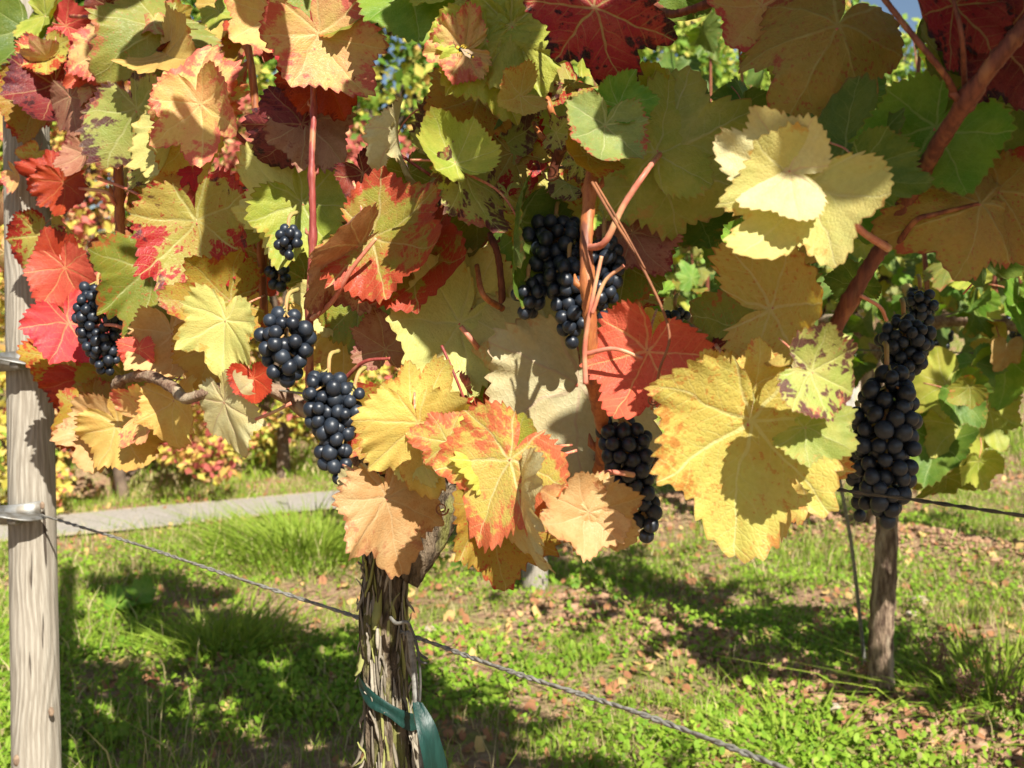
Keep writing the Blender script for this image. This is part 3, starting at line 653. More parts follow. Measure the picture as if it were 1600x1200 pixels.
for (x0, x1, y0, y1, n_) in ((870, 1190, 60, 300, 5), (960, 1330, 300, 470, 8), (560, 770, 140, 330, 8), (90, 480, 40, 240, 8), (830, 960, 330, 470, 7), (1080, 1330, 490, 570, 5), (640, 800, 420, 560, 3), (180, 420, 400, 480, 3)):
    k = 0
    while k < n_:
        x = random.uniform(x0, x1); tgt = at(x, random.uniform(y0, y1), D(x)); P = tgt - SUN_T * random.uniform(.2, .85); dd = (P - CP).dot(FW); k += .02
        if shades_sunny(P): continue
        if dd < .06 or 600 - F * (P - CP).dot(UP) / dd > -110: continue
        L.append((P - V1.location, random.uniform(.045, .07), rand_rot(spread=25))); k += .98
joined_leaves('added_shade_leaves', V1, L, LM['green'])

# ---------------------------------------------------------------- canes, arms, tendrils of the near row
def cane(parent, pts, w, mat, name='cane', nodes=True, seg=10, n=None, wob=.0):
    """pts: (px, py, depth offset); w: width in px at the start and end"""
    P = [at(x, y, D(x) + d) for x, y, d in pts]; n = n or 14 * (len(pts) - 1) + 10
    S_ = spline(P, n); L = sum((S_[i + 1] - S_[i]).length for i in range(n)); k = np.linspace(0, 1, n + 1)
    wm = (w[0] + (w[1] - w[0]) * k) / 2 * np.array([(q - CP).dot(FW) for q in S_]) / F
    if nodes:
        ph = k * L / .075 + .3; wm = wm * (1 + .30 * np.exp(-((ph % 1 - .5) / .09) ** 2))
        S_ = [q + Vector((.0018 * math.sin(7 * kk + i), .0, .0)) * (1 if True else 0) for i, (q, kk) in enumerate(zip(S_, ph))] if False else S_
    b_ = 1 + .07 * rng.standard_normal((n + 1, seg)) if nodes else 1 + .04 * rng.standard_normal((n + 1, seg))
    V, fs = tube_data([q - parent.location for q in S_], wm, seg, bumps=b_); o = obj(name, mk(name, V, fs), mat, parent)
    if nodes:
        for jn in range(1, int(ph[-1]) + 1):
            i = int(np.argmin(np.abs(ph - (jn - .5)))); sg = 1 if jn % 2 else -1; q = S_[i] - parent.location; rr = wm[i]
            Vb, fb = tube_data([q + RT * sg * rr * .6, q + RT * sg * rr * 1.35 + UP * rr * .5, q + RT * sg * rr * 1.5 + UP * rr * 1.5], [rr * .5, rr * .42, rr * .08], 6); obj('bud', mk('bud', Vb, fb), mat, o)
    return o
cane(V1, [(192, -20, -.02), (183, 180, -.02), (186, 290, -.02), (190, 400, 0), (205, 560, .03)], (16, 15), M_cane)
cane(V1, [(482, -10, -.07), (490, 150, -.08), (487, 260, -.10), (489, 360, -.10), (484, 480, -.10), (484, 630, -.06)], (8, 14), M_cane_red)
cane(V1, [(925, 268, -.10), (916, 380, -.12), (922, 500, -.12), (926, 590, -.10), (945, 690, -.05), (930, 770, .0)], (20, 26), M_cane)
cane(V1, [(916, 388, -.12), (945, 378, -.13), (975, 320, -.13), (1012, 265, -.12), (1032, 240, -.06)], (12, 8), M_petiole, nodes=False)
cane(V1, [(940, 400, -.14), (925, 470, -.14), (914, 540, -.135), (915, 600, -.13)], (6, 9), M_petiole, nodes=False)
cane(V1, [(975, 415, -.14), (945, 440, -.14), (925, 490, -.14)], (5, 7), M_petiole, nodes=False)
cane(V1, [(1004, 560, -.12), (960, 545, -.13), (916, 553, -.13)], (6, 8), M_petiole, nodes=False)
cane(V2, [(1660, -20, -.08), (1590, 55, -.08), (1515, 150, -.08), (1440, 270, -.05), (1395, 360, -.04), (1350, 430, -.05), (1290, 540, -.05)], (29, 23), M_cane_dark)
cane(V2, [(1320, 328, -.14), (1345, 360, -.12), (1388, 388, -.06)], (10, 13), M_petiole, nodes=False)
cane(V2, [(1530, 318, -.03), (1460, 335, -.04), (1430, 345, -.05), (1400, 385, -.04)], (6, 11), M_cane_dark, nodes=False)
cane(V2, [(1375, -10, -.12), (1430, 60, -.12), (1478, 120, -.10), (1500, 165, -.07)], (9, 11), M_cane_dark, nodes=False)
cane(V2, [(1490, 0, -.1), (1503, 60, -.1), (1508, 150, -.07)], (6, 10), M_cane_dark, nodes=False)
cane(V2, [(1345, 462, -.06), (1375, 480, -.03), (1385, 500, .0)], (6, 6), M_petiole, nodes=False)
cane(V1, [(1000, -10, -.02), (1040, 20, -.04), (1080, 15, -.05), (1160, -15, -.05)], (14, 12), M_cane_dark)
cane(V1, [(1010, 30, .02), (975, 100, .02), (925, 190, .0), (900, 260, .03)], (17, 15), M_cane)
cane(V1, [(905, 140, -.02), (898, 190, -.02), (870, 250, .0), (842, 360, .02), (800, 470, .03), (775, 560, .04), (745, 700, .05)], (16, 18), M_cane_dark)
cane(V1, [(843, 120, -.02), (858, 165, -.04), (873, 205, -.02)], (9, 12), M_cane, nodes=False)
cane(V1, [(834, 192, -.02), (848, 215, -.04), (873, 218, -.02)], (7, 10), M_cane, nodes=False)
cane(V1, [(925, 285, -.14), (960, 345, -.15), (1000, 410, -.15), (1045, 515, -.145), (1030, 580, -.145), (1018, 640, -.14)], (5, 4), M_tendril, nodes=False, seg=6)
cane(V1, [(930, 285, -.15), (975, 360, -.155), (1008, 420, -.15)], (4, 3), M_tendril, nodes=False, seg=6)
cane(V1, [(588, 372, -.10), (550, 420, -.12), (520, 470, -.12), (488, 498, -.10)], (6, 9), M_petiole, nodes=False)
cane(V1, [(690, 540, -.08), (712, 590, -.08), (733, 645, -.07)], (5, 4), M_cane_red, nodes=False)
cane(V1, [(610, 560, -.05), (570, 565, -.07), (540, 590, -.08)], (5, 7), M_cane_red, nodes=False)
cane(V1, [(720, 510, -.03), (740, 535, -.02), (770, 575, .03)], (8, 10), M_petiole, nodes=False)
cane(V1, [(745, 415, -.03), (755, 460, -.05), (785, 482, -.02)], (8, 11), M_cane, nodes=False)
cane(V1, [(765, 365, .0), (778, 400, -.01), (785, 470, .0), (785, 530, .02)], (9, 13), M_cane_dark)
cane(V1, [(365, -10, .02), (372, 30, .02), (392, 100, .02), (405, 240, .03), (412, 300, .04)], (10, 14), M_cane)
cane(V1, [(450, 100, .03), (438, 170, .04), (415, 250, .04), (410, 420, .05), (420, 590, .05)], (12, 14), M_cane)
cane(V1, [(125, 295, -.07), (165, 300, -.06), (180, 320, -.03)], (6, 6), M_petiole, nodes=False)
cane(V1, [(150, 278, -.08), (190, 292, -.07), (235, 313, -.08)], (5, 4), M_petiole, nodes=False)
cane(V1, [(125, 520, -.10), (160, 508, -.12), (190, 512, -.10), (205, 530, -.05)], (5, 6), M_petiole, nodes=False)
cane(V1, [(110, 25, -.03), (140, 27, -.04), (172, 30, -.03), (184, 60, -.02)], (6, 7), M_cane_red, nodes=False)
cane(V1, [(400, 655, -.10), (425, 645, -.10), (455, 630, -.08)], (5, 6), M_petiole, nodes=False)
cane(V1, [(345, 185, -.06), (375, 215, -.05), (405, 245, -.0)], (6, 10), M_cane_red, nodes=False)
cane(V1, [(928, 770, -.12), (936, 745, -.12), (955, 738, -.10), (990, 742, -.08)], (8, 9), M_petiole, nodes=False)
cane(V1, [(600, 225, -.04), (655, 262, -.04), (690, 285, -.02)], (4, 6), M_cane_red, nodes=False)
# curling tendrils
def tendril(x, y, r, d, parent):
    P = [(x + r * math.cos(t) * (1 - t / 14), y + r * math.sin(t) * (1 - t / 14), d) for t in np.linspace(0, 9, 14)]
    cane(parent, P, (3.2, 1.8), M_tendril, 'tendril', nodes=False, seg=5, n=44)
for q in ((1020, 625, 9, -.15), (690, 795, 11, -.1), (225, 345, 10, -.06), (860, 270, 14, -.05), (1135, 420, 10, -.05), (545, 120, 9, -.06)): tendril(*q, V1)
# woody arm
def arm(parent, pts, w, seed=1):
    P = [at(x, y, D(x) + d) for x, y, d in pts]; n = 60; S_ = spline(P, n); k = np.linspace(0, 1, n + 1)
    wm = np.interp(k, np.linspace(0, 1, len(w)), w) / 2 * np.array([(q - CP).dot(FW) for q in S_]) / F
    rg = np.random.default_rng(seed); ang = rg.standard_normal(18) * .10
    bm = 1 + ang[None] + .09 * rg.standard_normal((n + 1, 1)) + .05 * rg.standard_normal((n + 1, 18))
    V, fs = tube_data([q - parent.location for q in S_], wm, 18, bumps=bm); return obj('arm', mk('arm', V, fs), M_arm, parent)
arm(V1, [(183, 602, -.10), (195, 592, -.11), (235, 588, -.11), (270, 605, -.11), (290, 622, -.11), (330, 612, -.10), (400, 600, -.06), (480, 640, .0), (570, 720, .0)], [22, 14, 17, 20, 17, 16, 18, 26, 34])
arm(V1, [(600, 800, .0), (700, 780, .02), (800, 735, .03), (930, 715, .0), (1010, 725, .0), (1100, 700, .02)], [40, 30, 26, 24, 20, 16], 3)

# trunk of the near vine
def trunk(parent, pts, wpx, d0, mat, seg=40, n=110, rough=.12, seed=4):
    P = [at(x, y, d0 + d) for x, y, d in pts]; S_ = spline(P, n); k = np.linspace(0, 1, n + 1)
    wm = np.interp(k, np.linspace(0, 1, len(wpx)), wpx) / 2 * d0 / F
    th = np.linspace(0, 2 * np.pi, seg, endpoint=False); bm = np.ones((n + 1, seg))
    for i in range(n + 1):
        a = np.cos(th) * 2.2 + seed; c = np.sin(th) * 2.2 + k[i] * 3
        bm[i] += rough * 2.2 * (vnoise(a * 3, c * 1.2, 1.6, seed) - .5) + rough * 1.4 * (vnoise(a * 5, c * 4, 2.2, seed + 1) - .5) + rough * 1.2 * (vnoise(np.cos(th) * 4 + k[i] * .5, np.sin(th) * 4 + k[i] * .8, 1.5, seed + 3) - .5)
    V, fs = tube_data([q - parent.location for q in S_], wm, seg, bumps=bm)
    return obj('trunk', mk('trunk', V, fs), mat, parent), S_, wm
tpts = [(625, 1700, 0), (616, 1300, 0), (612, 1180, 0), (604, 1080, 0), (600, 990, .0), (603, 900, 0), (612, 830, .0), (655, 770, .01), (640, 700, .02)]
tr, TS, TW = trunk(V1, tpts, [104, 92, 76, 62, 66, 62, 74, 88, 50], .95, M_bark, rough=.2)
trunk(V1, [(640, 860, .0), (600, 790, .0), (582, 730, .0), (572, 690, .0)], [60, 46, 40, 30], .96, M_bark, seg=24, n=40, seed=9)[0].name = 'trunk_limb'
trunk(V1, [(630, 900, .0), (672, 840, .0), (700, 790, .0), (740, 755, .02)], [54, 54, 48, 34], .95, M_bark, seg=24, n=40, seed=12)[0].name = 'trunk_limb'
mb = MB()
for k in range(420):                       # peeling fibres of bark
    i0 = random.randrange(4, 95); ln = random.randrange(5, 14); a = random.uniform(0, 2 * math.pi); tw = random.uniform(-.3, .3)
    lift0 = random.uniform(1.0, 1.08); pk = random.random() < .38; pts = []
    for j in range(ln):
        i = min(i0 + j, 108); q = TS[i]; f = j / (ln - 1); aa = a + tw * f
        rr = TW[i] * (lift0 + ((.42 * (1 - f) ** 2 if k % 2 else .42 * f ** 2) * random.uniform(.8, 1.3) if pk else .03 * math.sin(f * 3)))
        pts.append((q.x + rr * math.cos(aa) - V1.location.x, q.y + rr * math.sin(aa) - V1.location.y, q.z - V1.location.z))
    V, fs = tube_data(pts, np.interp(np.linspace(0, 1, ln), [0, .3, 1], [.0012, .0034, .0012]) * random.uniform(.7, 1.4), 5, flat=.45)
    mb.add(V, fs)
obj('peeling_bark', mb.mesh('peeling_bark'), M_strip, V1, kind='stuff')

# ---------------------------------------------------------------- grapes
bpy_ico = None
def sphere(seg=20, rings=12):
    V = [(0, 0, 1)]; 
    for i in range(1, rings):
        for j in range(seg):
            p = math.pi * i / rings; t = 2 * math.pi * j / seg; V.append((math.sin(p) * math.cos(t), math.sin(p) * math.sin(t), math.cos(p)))
    V.append((0, 0, -1)); T3 = []; Q = []
    for j in range(seg):
        T3.append((0, 1 + j, 1 + (j + 1) % seg)); T3.append((len(V) - 1, 1 + (rings - 2) * seg + (j + 1) % seg, 1 + (rings - 2) * seg + j))
    for i in range(rings - 2):
        for j in range(seg):
            a = 1 + i * seg; Q.append((a + j, a + seg + j, a + seg + (j + 1) % seg, a + (j + 1) % seg))
    return np.array(V, float), [np.array(T3), np.array(Q)]
SV, SF = sphere()
def grape_mesh(k):
    v = SV.copy(); v[:, 2] *= 1.0 + .06 * k; v[:, 0] *= 1 - .02 * k
    v[:, 2] -= .05 * np.exp(-((v[:, 0] ** 2 + v[:, 1] ** 2) / .015)) * (v[:, 2] < 0) * -1
    m = MB(); m.add(v, SF); V, fs = tube_data([(0, 0, -1.02), (0, 0, -.95)], [.05, .10], 6); 
    return m.mesh('grape')
GM = [grape_mesh(k) for k in range(3)]
for g in GM: g.materials.append(M_grape)
def bunch(parent, cx, y0, y1, w, gpx, doff, taper=.45, lean=0, depth=None, cap=125, seed=0, top_w=.7):
    rg = random.Random(seed); d = depth if depth else D(cx) + doff; s = d / F; top = at(cx, y0, d); gr = gpx * .46 * s; Hh = (y1 - y0) * s; W = w / 2 * s
    def prof(f): return W * float(np.interp(f, [0, .12, .3, .55, .85, 1.0], [top_w * .8, top_w + .15, 1.0, .85, taper + .08, taper * .6]))
    pts = []
    for _ in range(14000):
        f = rg.random(); r = prof(f); rr = max(r - gr, gr * .3); a = rg.uniform(0, 6.283); q = math.sqrt(rg.random())
        if q * rr < rr - 1.7 * gr: continue
        p = Vector((q * rr * math.cos(a) + lean * s * f, q * rr * math.sin(a) * .9, -gr - f * (Hh - 2 * gr)))
        if all((p - o_[0]).length > 1.58 * gr * (.93 + .07 * rg.random()) for o_ in pts): pts.append((p, gr * rg.uniform(.80, 1.06)))
        if len(pts) >= cap: break
    mb_ = MB(); V, fs = tube_data(spline([(gr * .8, 4 * gr, 2.2 * gr), (0, gr, .9 * gr), (lean * s * .5, 0, -Hh * .5), (lean * s, 0, -Hh * .9)], 16), np.linspace(.0022, .001, 17), 6); mb_.add(V, fs)
    for p, g in pts[::2]:
        V, fs = tube_data([(lean * s * (-p.z / Hh), 0, min(p.z + gr * 1.3, 0)), tuple(p)], [.001, .0008], 5); mb_.add(V, fs)
    o = obj('grape_bunch', mb_.mesh('bunch_stalk'), M_rachis, parent, top - parent.location)
    for p, g in pts:
        q = bpy.data.objects.new('grape', GM[rg.randrange(3)]); COL.objects.link(q); q.parent = o; q.location = p; q.scale = (g, g, g); q.rotation_euler = (rg.uniform(-.6, .6), rg.uniform(-.6, .6), rg.uniform(0, 6))
    return o
bunch(V1, 446, 478, 607, 106, 27, -.18, .62, seed=1, top_w=.62)
bunch(V1, 512, 576, 768, 92, 26, -.13, .55, lean=14, seed=2, top_w=.9)
bunch(V1, 556, 600, 715, 56, 24, -.10, .5, lean=-25, seed=21)
bunch(V1, 450, 348, 410, 60, 19, -.12, .6, seed=3)
bunch(V1, 436, 400, 466, 52, 18, -.02, .6, seed=4)
bunch(V1, 150, 440, 592, 90, 18, -.12, .5, lean=12, seed=5)
bunch(V1, 870, 335, 470, 124, 26, -.03, .7, seed=6, top_w=.8)
bunch(V1, 890, 400, 552, 88, 26, -.055, .5, lean=6, seed=61, top_w=.9)
bunch(V1, 826, 430, 508, 72, 25, -.06, .6, seed=7)
bunch(V1, 945, 360, 520, 74, 25, -.06, .4, seed=8)
bunch(V1, 966, 645, 852, 96, 28, -.06, .62, lean=50, seed=9, top_w=.9)
bunch(V1, 915, 700, 858, 62, 26, .02, .5, lean=0, seed=10)
bunch(V1, 1056, 478, 518, 50, 17, .2, .6, seed=11)
bunch(V2, 1390, 568, 832, 128, 30, .06, .62, lean=-6, seed=12, top_w=.62, cap=150)
bunch(V2, 1415, 490, 600, 100, 22, .12, .7, seed=14, cap=100)
bunch(V2, 1440, 448, 520, 60, 18, .3, .6, seed=15)
bunch(V2, 1345, 660, 820, 66, 27, .10, .5, seed=13)

# ---------------------------------------------------------------- posts, wires, ties
pd = 1.5
def post(name, label, xt, yt, xb, yb, d, wt, wb, group=None, ztop=2.0):
    A_ = at(xb, yb, d); B_ = at(xt, yt, d); dirv = (B_ - A_) / (B_.z - A_.z); gz = float(H(A_.x, A_.y)) - .08
    P0 = A_ + dirv * (gz - A_.z); P1 = A_ + dirv * (ztop - A_.z)
    root = thing(name, (P0.x, P0.y, gz), label, 'post', group)
    n = 60; seg = 40; S_ = [P0.lerp(P1, i / n) for i in range(n + 1)]
    th = np.linspace(0, 2 * np.pi, seg, endpoint=False); bm = np.ones((n + 1, seg))
    for i in range(n + 1): bm[i] += .05 * (vnoise(np.cos(th) * 1.5 + 3, np.sin(th) * 1.5 + i * .05, 1.2, 5) - .5) + .02 * (vnoise(np.cos(th) * 6, np.sin(th) * 6 + i * .02, 1.5, 6) - .5)
    wv = np.linspace(wb, wt, n + 1) / 2 * d / F
    V, fs = tube_data([q - root.location for q in S_], wv, seg, bumps=bm); obj('post_shaft', mk('post_shaft', V, fs), M_post, root)
    return root, dirv, wv
PR, pdir, pw = post('wooden_post', 'weathered round wooden end post with two steel wire brackets at left edge', 41, 200, 57, 1195, pd, 59, 76)
def bracket(y, x):
    c = at(x, y, pd); r = .040; root = obj('wire_bracket', None, None, PR) if False else None
    mb_ = MB(); th = np.linspace(-3.35, -.75, 22)                    # strap bent round the front of the post
    out = []
    for z0, rr in ((-.013, r + .004), (.013, r + .0045)):
        out.append([(c.x + rr * math.cos(t), c.y + .0 + rr * math.sin(t), c.z + z0 + .004 * math.cos(t)) for t in th])
    A_, B_ = np.array(out[0]), np.array(out[1]); k = len(th); n_in = A_ - [c.x, c.y, 0]; ins = lambda Q: Q * [1, 1, 1] - np.column_stack([(Q[:, 0] - c.x) * .05, (Q[:, 1] - c.y) * .05, np.zeros(k)])
    V = np.vstack([A_, B_, ins(A_), ins(B_)]) - np.array(PR.location); i = np.arange(k - 1)
    fs = [np.stack([i, i + 1, k + i + 1, k + i], -1), np.stack([2 * k + i, 3 * k + i, 3 * k + i + 1, 2 * k + i + 1], -1), np.stack([k + i, k + i + 1, 3 * k + i + 1, 3 * k + i], -1), np.stack([i, 2 * k + i, 2 * k + i + 1, i + 1], -1)]
    mb_.add(V, fs)
    o = obj('wire_bracket', mb_.mesh('wire_bracket'), M_steel, PR)
    # hooked loop that stands proud of the post and holds the wire
    L = [(c.x - .040, c.y - .022, c.z + .004), (c.x - .034, c.y - .050, c.z + .006), (c.x - .005, c.y - .066, c.z + .004), (c.x + .024, c.y - .058, c.z - .002), (c.x + .034, c.y - .036, c.z - .003)]
    V, fs = tube_data([Vector(q) - PR.location for q in spline(L, 20)], .012, 10, flat=.22); 
    h = obj('bracket_loop', mk('bracket_loop', V, fs), M_steel, PR)
    V, fs = tube_data([Vector(q) - PR.location for q in [(c.x + .010, c.y - .07, c.z - .004), (c.x + .012, c.y - .045, c.z - .006)]], .006, 10); obj('bolt', mk('bolt', V, fs), M_steel, PR)
bracket(562, 46); bracket(795, 42)
# knots on the shaft
for (kx, ky_, kr) in ((67, 540, 5), (66, 790, 4), (80, 1112, 5), (26, 1188, 6)):
    c = at(kx, ky_, pd - (.039 if abs(kx - 55) < 18 else .030)); V = SV * np.array([kr * .9, kr * .55, kr * 1.5]) * pd / F + np.array(c - PR.location)
    obj('knot', mk('knot', V, SF), M_knot, PR)
def wire(name, label, P, r, mat, twist=True, group='trellis wires'):
    n = max(30, int(sum((Vector(P[i + 1]) - Vector(P[i])).length for i in range(len(P) - 1)) / .006)) if twist else 60
    S_ = spline(P, n); root = S_[0].copy(); mb_ = MB()
    if twist:
        T0 = (S_[-1] - S_[0]).normalized(); a_ = T0.cross(Vector((0, 0, 1))).normalized(); c_ = T0.cross(a_); L = (S_[-1] - S_[0]).length
        for s in (0, math.pi):
            q = [S_[i] - root + (a_ * math.cos(i / n * L / .022 * 6.283 + s) + c_ * math.sin(i / n * L / .030 * 6.283 + s)) * r * .8 for i in range(n + 1)]
            V, fs = tube_data(q, r, 6); mb_.add(V, fs)
    else:
        V, fs = tube_data([q - root for q in S_], r, 7); mb_.add(V, fs)
    return tag(obj(name, mb_.mesh(name), mat, None, root), label, 'wire', group)
wire('trellis_wire', 'twisted lower wire from bracket on left post past the near trunk to bottom right', [at(62, 804, 1.46), at(200, 846, 1.28), at(340, 893, 1.13), at(560, 965, .99), at(640, 992, .925), at(800, 1050, .80), at(1000, 1115, .71), at(1250, 1210, .60), at(1500, 1310, .53)], .0012, M_wire)
wire('trellis_wire', 'thin wire above the woody arm at left between post and grape bunches', [at(120, 570, 1.4), at(180, 580, 1.36), at(290, 594, 1.25), at(400, 606, 1.10), at(500, 618, 1.0)], .0011, M_wire, twist=False)
wire('trellis_wire', 'dark upper wire running level behind the leaves', [at(330, 298, 1.32), at(520, 283, 1.16), at(690, 272, 1.06), at(870, 262, 1.0), at(1100, 250, .92), at(1400, 237, .83), at(1640, 225, .76)], .0014, M_wiredark, twist=False)
wire('trellis_wire', 'short black wire at top left behind the shaded leaves', [at(140, 54, 1.46), at(260, 40, 1.38), at(350, 29, 1.30), at(480, 8, 1.2)], .0016, M_wiredark, twist=False)
wire('trellis_wire', 'dark wire crossing in front of the big black grape bunch at right', [at(1230, 752, .84), at(1310, 765, .80), at(1450, 784, .745), at(1620, 809, .68)], .0009, M_wiredark, twist=True)
# stake and ties at the trunk
st = thing('metal_stake', at(655, 1200, .90), 'thin ribbed metal stake standing against right side of near trunk', 'stake')
V, fs = tube_data([q - st.location for q in spline([at(640, 985, .905), at(647, 1050, .905), at(652, 1120, .90), at(660, 1200, .90), at(675, 1700, .90)], 80)], .0026 * (1 + .15 * (np.arange(81) % 2)), 8); obj('stake_rod', mk('stake_rod', V, fs), M_wire, st)
V, fs = tube_data([q - st.location for q in spline([at(642, 985, .90), at(636, 972, .89), at(620, 974, .895), at(610, 965, .905)], 16)], .0016, 7); obj('hook', mk('hook', V, fs), M_wire, st)
tie = thing('wire_tie', at(645, 980, .91), 'dark bent tie wire hanging from stake hook beside near trunk', 'tie wire')
for P in ([(640, 975), (652, 1010), (657, 1060), (656, 1098)], [(648, 1000), (655, 1020), (668, 1030)], [(650, 1028), (660, 1035), (668, 1036)]):
    V, fs = tube_data([q - tie.location for q in spline([at(x, y, .893) for x, y in P], 20)], .0011, 6); obj('wire_strand', mk('wire_strand', V, fs), M_wiredark, tie)
tp = thing('tie_tape', at(610, 1095, .95), 'dark green plastic tie tape wrapped round near trunk with loose tail', 'tape')
def ribbon(rows, name, parent, mat, th=.0006):
    A_ = np.array([tuple(a - parent.location) for a, b_ in rows]); B_ = np.array([tuple(b_ - parent.location) for a, b_ in rows]); n = len(rows); off = np.array([0, th * 2, 0])
    m = 5; V = np.concatenate([A_ * (1 - f) + B_ * f + np.array([0, -.0016 * math.sin(f * 9), 0]) for f in np.linspace(0, 1, m)]); V = np.vstack([V, V + off]); i = np.arange(n - 1); F4 = []
    for k in range(m - 1): F4 += [np.stack([k * n + i, k * n + i + 1, (k + 1) * n + i + 1, (k + 1) * n + i], -1), np.stack([m * n + k * n + i, m * n + (k + 1) * n + i, m * n + (k + 1) * n + i + 1, m * n + k * n + i + 1], -1)]
    return obj(name, mk(name, V, [np.concatenate(F4)]), mat, parent)
rows = []
c0 = at(611, 1092, .95); rr = 50 / F * .95
for t in np.linspace(-3.5, .75, 34):
    dz = -.012 * math.cos(t) * 1.0; base = c0 + Vector((rr * math.cos(t), rr * math.sin(t), -.018 * math.cos(t) ))
    rows.append((base + Vector((0, 0, .0068)), base - Vector((0, 0, .0068 + .002 * math.sin(5 * t)))))
ribbon(rows, 'wrapped_band', tp, M_tape)
pts = [(652, 1098, .885), (664, 1130, .875), (672, 1160, .872), (680, 1195, .875), (684, 1240, .885)]
S_ = spline([at(*q) for q in pts], 24); rows = []
for i, q in enumerate(S_):
    f = i / 24; wd = .004 + .0075 * math.sin(min(1, f * 1.4) * 1.5); a = .8 * math.sin(f * 2.5)
    rows.append((q + Vector((-wd * math.cos(a), -wd * math.sin(a), .0)), q + Vector((wd * math.cos(a), wd * math.sin(a), .0))))
ribbon(rows, 'loose_tail', tp, M_tape)
kn, _ = 0, 0
if 0: V, fs = tube_data([q - tp.location for q in spline([at(636, 1070, .90), at(640, 1085, .885), at(650, 1096, .88), at(662, 1092, .885), at(668, 1080, .90)], 16)], .0032, 8, flat=.5)
kc = at(655, 1094, .885); V = SV * np.array([.009, .006, .008]) * (1 + .12 * rng.standard_normal((len(SV), 1))) + np.array(kc - tp.location)

# wasp on the crumpled leaf
M_wasp_y = simple_mat('wasp_yellow', (.75, .52, .05), (.6, .4, .04), 60, .4); M_wasp_k = simple_mat('wasp_black', (.02, .015, .01), (.03, .02, .015), 60, .35)
wp = at(724, 80, D(724) - .16); wa = thing('wasp', wp, 'small yellow and black striped wasp sitting on the crumpled leaf near the top', 'wasp')
ax = (RT * .83 - UP * .52 - FW * .1).normalized()
for k in range(7):
    c = ax * (.0005 + k * .0013); rA = [.0013, .0019, .0022, .0022, .0019, .0014, .0007][k]
    V, fs = tube_data([c - ax * .0007, c, c + ax * .0007], [rA * .93, rA, rA * .9], 12); obj('abdomen_band', mk('abdomen_band', V, fs), M_wasp_y if k % 2 == 0 else M_wasp_k, wa)
V = SV * .0018 + np.array(ax * -.0022); obj('thorax', mk('thorax', V, SF), M_wasp_k, wa)
V = SV * .0014 + np.array(ax * -.0048); obj('head', mk('head', V, SF), M_wasp_y, wa)
for sgn in (-1, 1):
    side = ax.cross(-FW).normalized() * sgn; a0 = ax * -.002 - FW * .002
    V = [tuple(a0), tuple(a0 + ax * .005 + side * .0025), tuple(a0 + ax * .0095 + side * .0022), tuple(a0 + ax * .009 + side * .0005), tuple(a0 + ax * .004 + side * .0002)]
    V = V + [tuple(Vector(q) - FW * .0002) for q in V]
    obj('wing', mk('wing', V, [np.array([[0, 1, 2], [0, 2, 3], [0, 3, 4], [5, 7, 6], [5, 8, 7], [5, 9, 8]])], smooth=False), simple_mat('wasp_wing', (.45, .30, .16), (.4, .3, .2), 60, .25) if sgn < 0 else bpy.data.materials['wasp_wing'], wa)
    for q in (-.003, -.0015, .0):
        V, fs = tube_data([ax * q, ax * q + side * .003 - FW * .0006, ax * (q + .001) + side * .0048 + FW * .002], .0003, 5); obj('leg', mk('leg', V, fs), M_wasp_y, wa)
    V, fs = tube_data([ax * -.006, ax * -.0085 + side * .0012, ax * -.0105 + side * .0028], .0002, 5); obj('antenna', mk('antenna', V, fs), M_wasp_k, wa)

